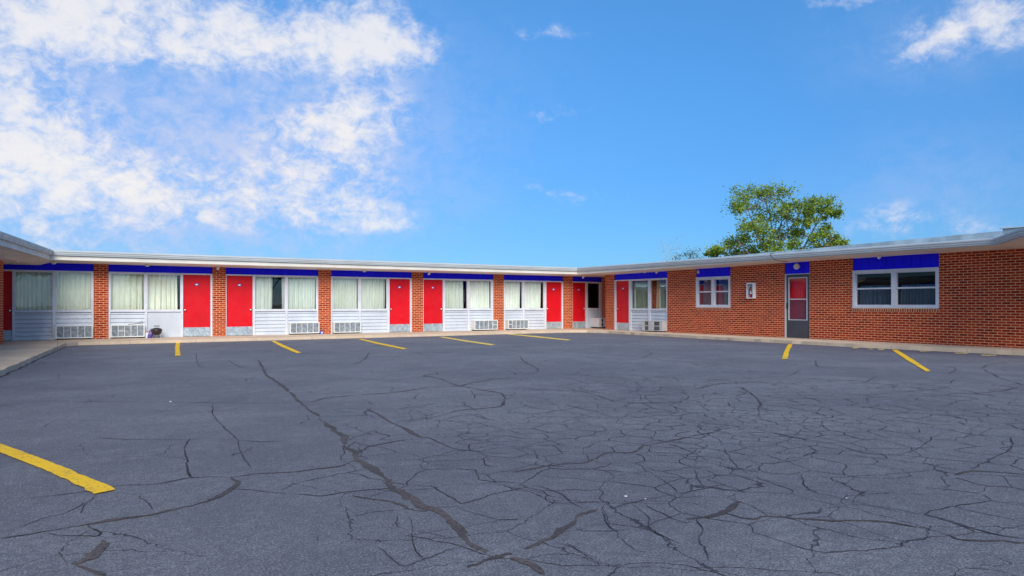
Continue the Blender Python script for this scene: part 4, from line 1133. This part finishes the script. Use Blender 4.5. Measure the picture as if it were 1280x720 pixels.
# bare tree and a low bushy one farther off, haze painted into both
TD2 = 82.0
base = at(836, 372, TD2); base.z = -.03
t2 = thing('bare_tree', 'faint bare twiggy tree far behind the roof', 'tree', tuple(base)); tb = MB()
fork = Vector((0, 0, 3.4)); tb.tube([Vector((0, 0, 0)), Vector((.05, 0, 1.8)), fork], .16, 8, .12)
for k in range(9):
    e1 = at(rnd.uniform(819, 850), rnd.uniform(297, 314), TD2 + rnd.uniform(-1.5, 1.5)) - base
    pts = limb(tb, fork, e1, .03, .007, .06, rnd, 5)
    for j in range(11):
        p0 = pts[rnd.randint(3, 7)]; p1 = p0 + Vector((rnd.gauss(0, .75), rnd.gauss(0, .75), abs(rnd.gauss(.5, .45))))
        limb(tb, p0, p1, .007, .003, .1, rnd, 4)
tb.build('trunk', M['bark2'], t2)
TD3 = 78.0
base = at(860, 372, TD3); base.z = -.03
t3 = thing('bushy_tree', 'low bushy tree tinted with haze far behind the roof, right of the bare tree', 'tree', tuple(base)); tb = MB(); lb = MB()
fork = Vector((0, 0, 3.6)); tb.tube([Vector((0, 0, 0)), Vector((0, .05, 2)), fork], .14, 8, .1)
for x, y, n in ((848, 322, 70), (855, 319, 80), (862, 317, 90), (868, 316, 70), (872, 313, 30), (876, 321, 40), (841, 324, 40), (865, 323, 80)):
    c = at(x, y, TD3 + rnd.uniform(-.6, .6)) - base; limb(tb, fork, c, .035, .01, .08, rnd, 5)
    for k in range(n): leaf(lb.bm, c + Vector((rnd.gauss(0, .32), rnd.gauss(0, .32), rnd.gauss(0, .22))), rnd.uniform(.12, .2), rnd)
tb.build('trunk', M['bark2'], t3); lb.build('crown', M['leaf2'], t3)
# trees on the far side of the lot, behind the viewpoint (seen only mirrored in the windows)
for (x, y, s, rz, lab) in ((-6, -42, 1.25, 40, 'leafy tree mirrored in the left windows of the long wing'), (9, -46, 1.1, 150, 'leafy tree mirrored in the middle windows of the long wing'), (22, -40, 1.3, 260, 'leafy tree mirrored in the right windows of the long wing'), (-22, -38, 1.2, 310, 'leafy tree across the lot, outermost on the left')):
    r_ = tw.copy(); COL.objects.link(r_); r_.location = (x, y, -.03); r_.scale = (s, s, s * .8); r_.rotation_euler = (0, 0, R(rz)); r_['label'] = lab
    for ch in tw.children:
        c2 = ch.copy(); COL.objects.link(c2); c2.parent = r_

# ------------------------------------------------------------------ overhead wires
for pts, lab in (([(-260, 196, 62), (100, 208, 64), (430, 231, 66), (640, 254, 68), (850, 291, 70), (1000, 330, 71)], 'upper of the two thin overhead wires crossing the sky'),
                 ([(-260, 206, 62), (100, 220, 64), (430, 245, 66), (640, 268, 68), (850, 306, 70), (1000, 345, 71)], 'lower of the two thin overhead wires crossing the sky')):
    P = [at(*p) for p in pts]; Q = []
    for i in range(len(P) - 1):
        p0, p1, p2, p3 = P[max(i - 1, 0)], P[i], P[i + 1], P[min(i + 2, len(P) - 1)]
        for k in range(8):
            t = k / 8; Q.append(.5 * ((2 * p1) + (p2 - p0) * t + (2 * p0 - 5 * p1 + 4 * p2 - p3) * t * t + (3 * p1 - p0 - 3 * p2 + p3) * t ** 3))
    Q.append(P[-1]); mb = MB(); mb.tube(Q, .0032, 5)
    tag(mb.build('overhead_wire', M['bark2']), lab, 'wire', 'overhead wires')

# ------------------------------------------------------------------ sky, sun, camera
SUN_AZ, SUN_EL = (-.36, -.93), 32.0
W = bpy.data.worlds.new('World'); SC.world = W; W.use_nodes = True
nt = NT(W.node_tree); nt.n.clear()
out = nt.node('ShaderNodeOutputWorld')
sky = nt.node('ShaderNodeTexSky', sky_type='NISHITA'); sky.sun_disc = False
sky.sun_elevation = R(SUN_EL); sky.sun_rotation = math.atan2(SUN_AZ[0], SUN_AZ[1])
sky.altitude = 300; sky.air_density = 1.0; sky.dust_density = .25; sky.ozone_density = 3.0
g = nt.node('ShaderNodeTexCoord').outputs['Generated']
sp = nt.node('ShaderNodeSeparateXYZ', ins={0: g})
hz_ = nt.ramp(sp.outputs[2], -.02, .50)
skyc = nt.mix(1.0, sky.outputs[0], nt.mix(hz_, (.21, .42, .70), (.44, .92, 1.20)), 'MULTIPLY')
bgs = nt.node('ShaderNodeBackground', ins={0: skyc, 1: .058})
az = nt.math('ARCTAN2', sp.outputs[0], sp.outputs[1]); el = nt.math('ARCSINE', sp.outputs[2])
ae = nt.node('ShaderNodeCombineXYZ', ins={0: az, 1: el, 2: 0.0}).outputs[0]
def azel(x, y):
    a_2, b_2 = dirv(x); zz = (HZ - y) / F; r = math.sqrt(a_2 * a_2 + b_2 * b_2 + zz * zz)
    return math.atan2(a_2, b_2), math.asin(zz / r)
blobs = [(190, 30, 300, 62, 1.15), (455, 40, 90, 45, .8), (510, 62, 50, 26, .45), (20, 150, 130, 130, .85), (100, 245, 200, 90, .56), (410, 165, 95, 45, .85), (488, 148, 55, 26, .6),
         (330, 240, 190, 50, .52), (455, 262, 95, 38, .45), (230, 112, 150, 22, -.75), (215, 172, 110, 24, -.45), (300, 105, 110, 18, -.3), (240, 296, 160, 14, -.2), (560, 160, 60, 200, -.5),
         (1225, 28, 110, 40, 1.0), (1145, 55, 45, 20, .5), (1060, 0, 40, 9, .6), (690, 44, 55, 9, .42), (680, 138, 60, 9, .42), (705, 240, 60, 9, .36), (1110, 276, 90, 20, .5), (1210, 292, 110, 24, .38),
         (480, 285, 70, 14, .35)]
tot = None
wq = nt.vmath('SCALE', nt.vmath('SUBTRACT', nt.noise(ae, 9, 4, .6, 0, 'Color'), (.5, .5, .5))); wq.node.inputs['Scale'].default_value = .075
aew = nt.vmath('ADD', ae, wq)
for x, y, rx, ry, w in blobs:
    c = azel(x, y); c1 = azel(x + rx, y); c2 = azel(x, y - ry); rr = (abs(c1[0] - c[0]), abs(c2[1] - c[1]))
    d = nt.vmath('MULTIPLY', nt.vmath('SUBTRACT', aew, (c[0], c[1], 0)), (1 / rr[0], 1 / rr[1], 0))
    e_ = nt.math('MULTIPLY', nt.math('EXPONENT', nt.math('MULTIPLY', nt.vmath('DOT_PRODUCT', d, d, out=1), -1.0)), w)
    tot = e_ if tot is None else nt.math('ADD', tot, e_)
# broad thin cloud over the rest of the dome (behind the viewer)
fr_ = nt.node('ShaderNodeVectorMath', operation='DOT_PRODUCT', ins={0: g, 1: (ST, CT, 0)}).outputs[1]
back = nt.ramp(fr_, .15, -.25)
sz = nt.math('ADD', nt.math('MAXIMUM', sp.outputs[2], 0.0), .22)
pl = nt.node('ShaderNodeCombineXYZ', ins={0: nt.math('DIVIDE', sp.outputs[0], sz), 1: nt.math('DIVIDE', sp.outputs[1], sz), 2: 0.0}).outputs[0]
tot = nt.math('ADD', tot, nt.math('MULTIPLY', back, .55))
n1 = nt.noise(pl, 1.9, 7, .58, .3); aes = nt.vmath('MULTIPLY', ae, (1, 1.35, 1)); n2 = nt.noise(aes, 17, 5, .62, .5); n3 = nt.noise(aes, 44, 5, .68, .4)
nn = nt.math('ADD', nt.math('ADD', nt.math('MULTIPLY', n1, .20), nt.math('MULTIPLY', n2, .50)), nt.math('MULTIPLY', n3, .45))
den = nt.math('ADD', tot, nt.math('MULTIPLY', nt.math('SUBTRACT', nn, .57), nt.ramp(tot, .0, .5, 1.0, 3.3)))
veil = None
for x, y, rx, ry, w in ((200, 120, 320, 150, .66), (420, 180, 130, 110, .38), (170, 250, 280, 90, .72), (1180, 240, 160, 70, .25), (1200, 40, 160, 60, .3)):
    c = azel(x, y); c1 = azel(x + rx, y); c2 = azel(x, y - ry); rr = (abs(c1[0] - c[0]), abs(c2[1] - c[1]))
    d = nt.vmath('MULTIPLY', nt.vmath('SUBTRACT', aew, (c[0], c[1], 0)), (1 / rr[0], 1 / rr[1], 0))
    e_ = nt.math('MULTIPLY', nt.math('EXPONENT', nt.math('MULTIPLY', nt.vmath('DOT_PRODUCT', d, d, out=1), -1.0)), w)
    veil = e_ if veil is None else nt.math('ADD', veil, e_)
veil = nt.math('MULTIPLY', veil, nt.ramp(nn, .42, .70, .35, 1.0))
cov = nt.math('ADD', nt.ramp(den, .15, 1.0, 0, .54), nt.ramp(den, .7, 1.5, 0, .32))
cov = nt.math('SUBTRACT', 1.0, nt.math('MULTIPLY', nt.math('SUBTRACT', 1.0, cov), nt.math('SUBTRACT', 1.0, veil, clamp=True)))
# cloud bodies: white crowns, faintly lilac thin parts
ccol = nt.mix(nt.ramp(den, .2, 1.3), (.60, .70, .99), (1.0, .985, 1.0))
bgc = nt.node('ShaderNodeBackground', ins={0: ccol, 1: .34})
mx = nt.node('ShaderNodeMixShader', ins={0: cov, 1: bgs.outputs[0], 2: bgc.outputs[0]})
nt.l.new(mx.outputs[0], out.inputs[0])

sl = bpy.data.lights.new('sun', 'SUN'); sl.energy = 1.5; sl.angle = R(36); sl.color = (1.0, .95, .87)
so = bpy.data.objects.new('sun', sl); COL.objects.link(so)
h = Vector((SUN_AZ[0], SUN_AZ[1], 0)).normalized() * math.cos(R(SUN_EL)); sd_ = Vector((h.x, h.y, math.sin(R(SUN_EL))))
so.rotation_euler = (-sd_).to_track_quat('-Z', 'Y').to_euler(); so.location = sd_ * 60

cam = bpy.data.cameras.new('camera'); co = bpy.data.objects.new('camera', cam); COL.objects.link(co)
co.location = (0, 0, ZC); co.rotation_euler = (R(90), 0, -TH)
cam.sensor_width = 36; cam.lens = 36 * F / 1280; cam.shift_y = (HZ - 360) / 1280; cam.clip_end = 2000; cam.clip_start = .05
SC.camera = co
SC.view_settings.view_transform = 'Standard'; SC.view_settings.look = 'None'; SC.view_settings.gamma = 1
SC.view_settings.use_curve_mapping = False; SC.view_settings.exposure = 1.4
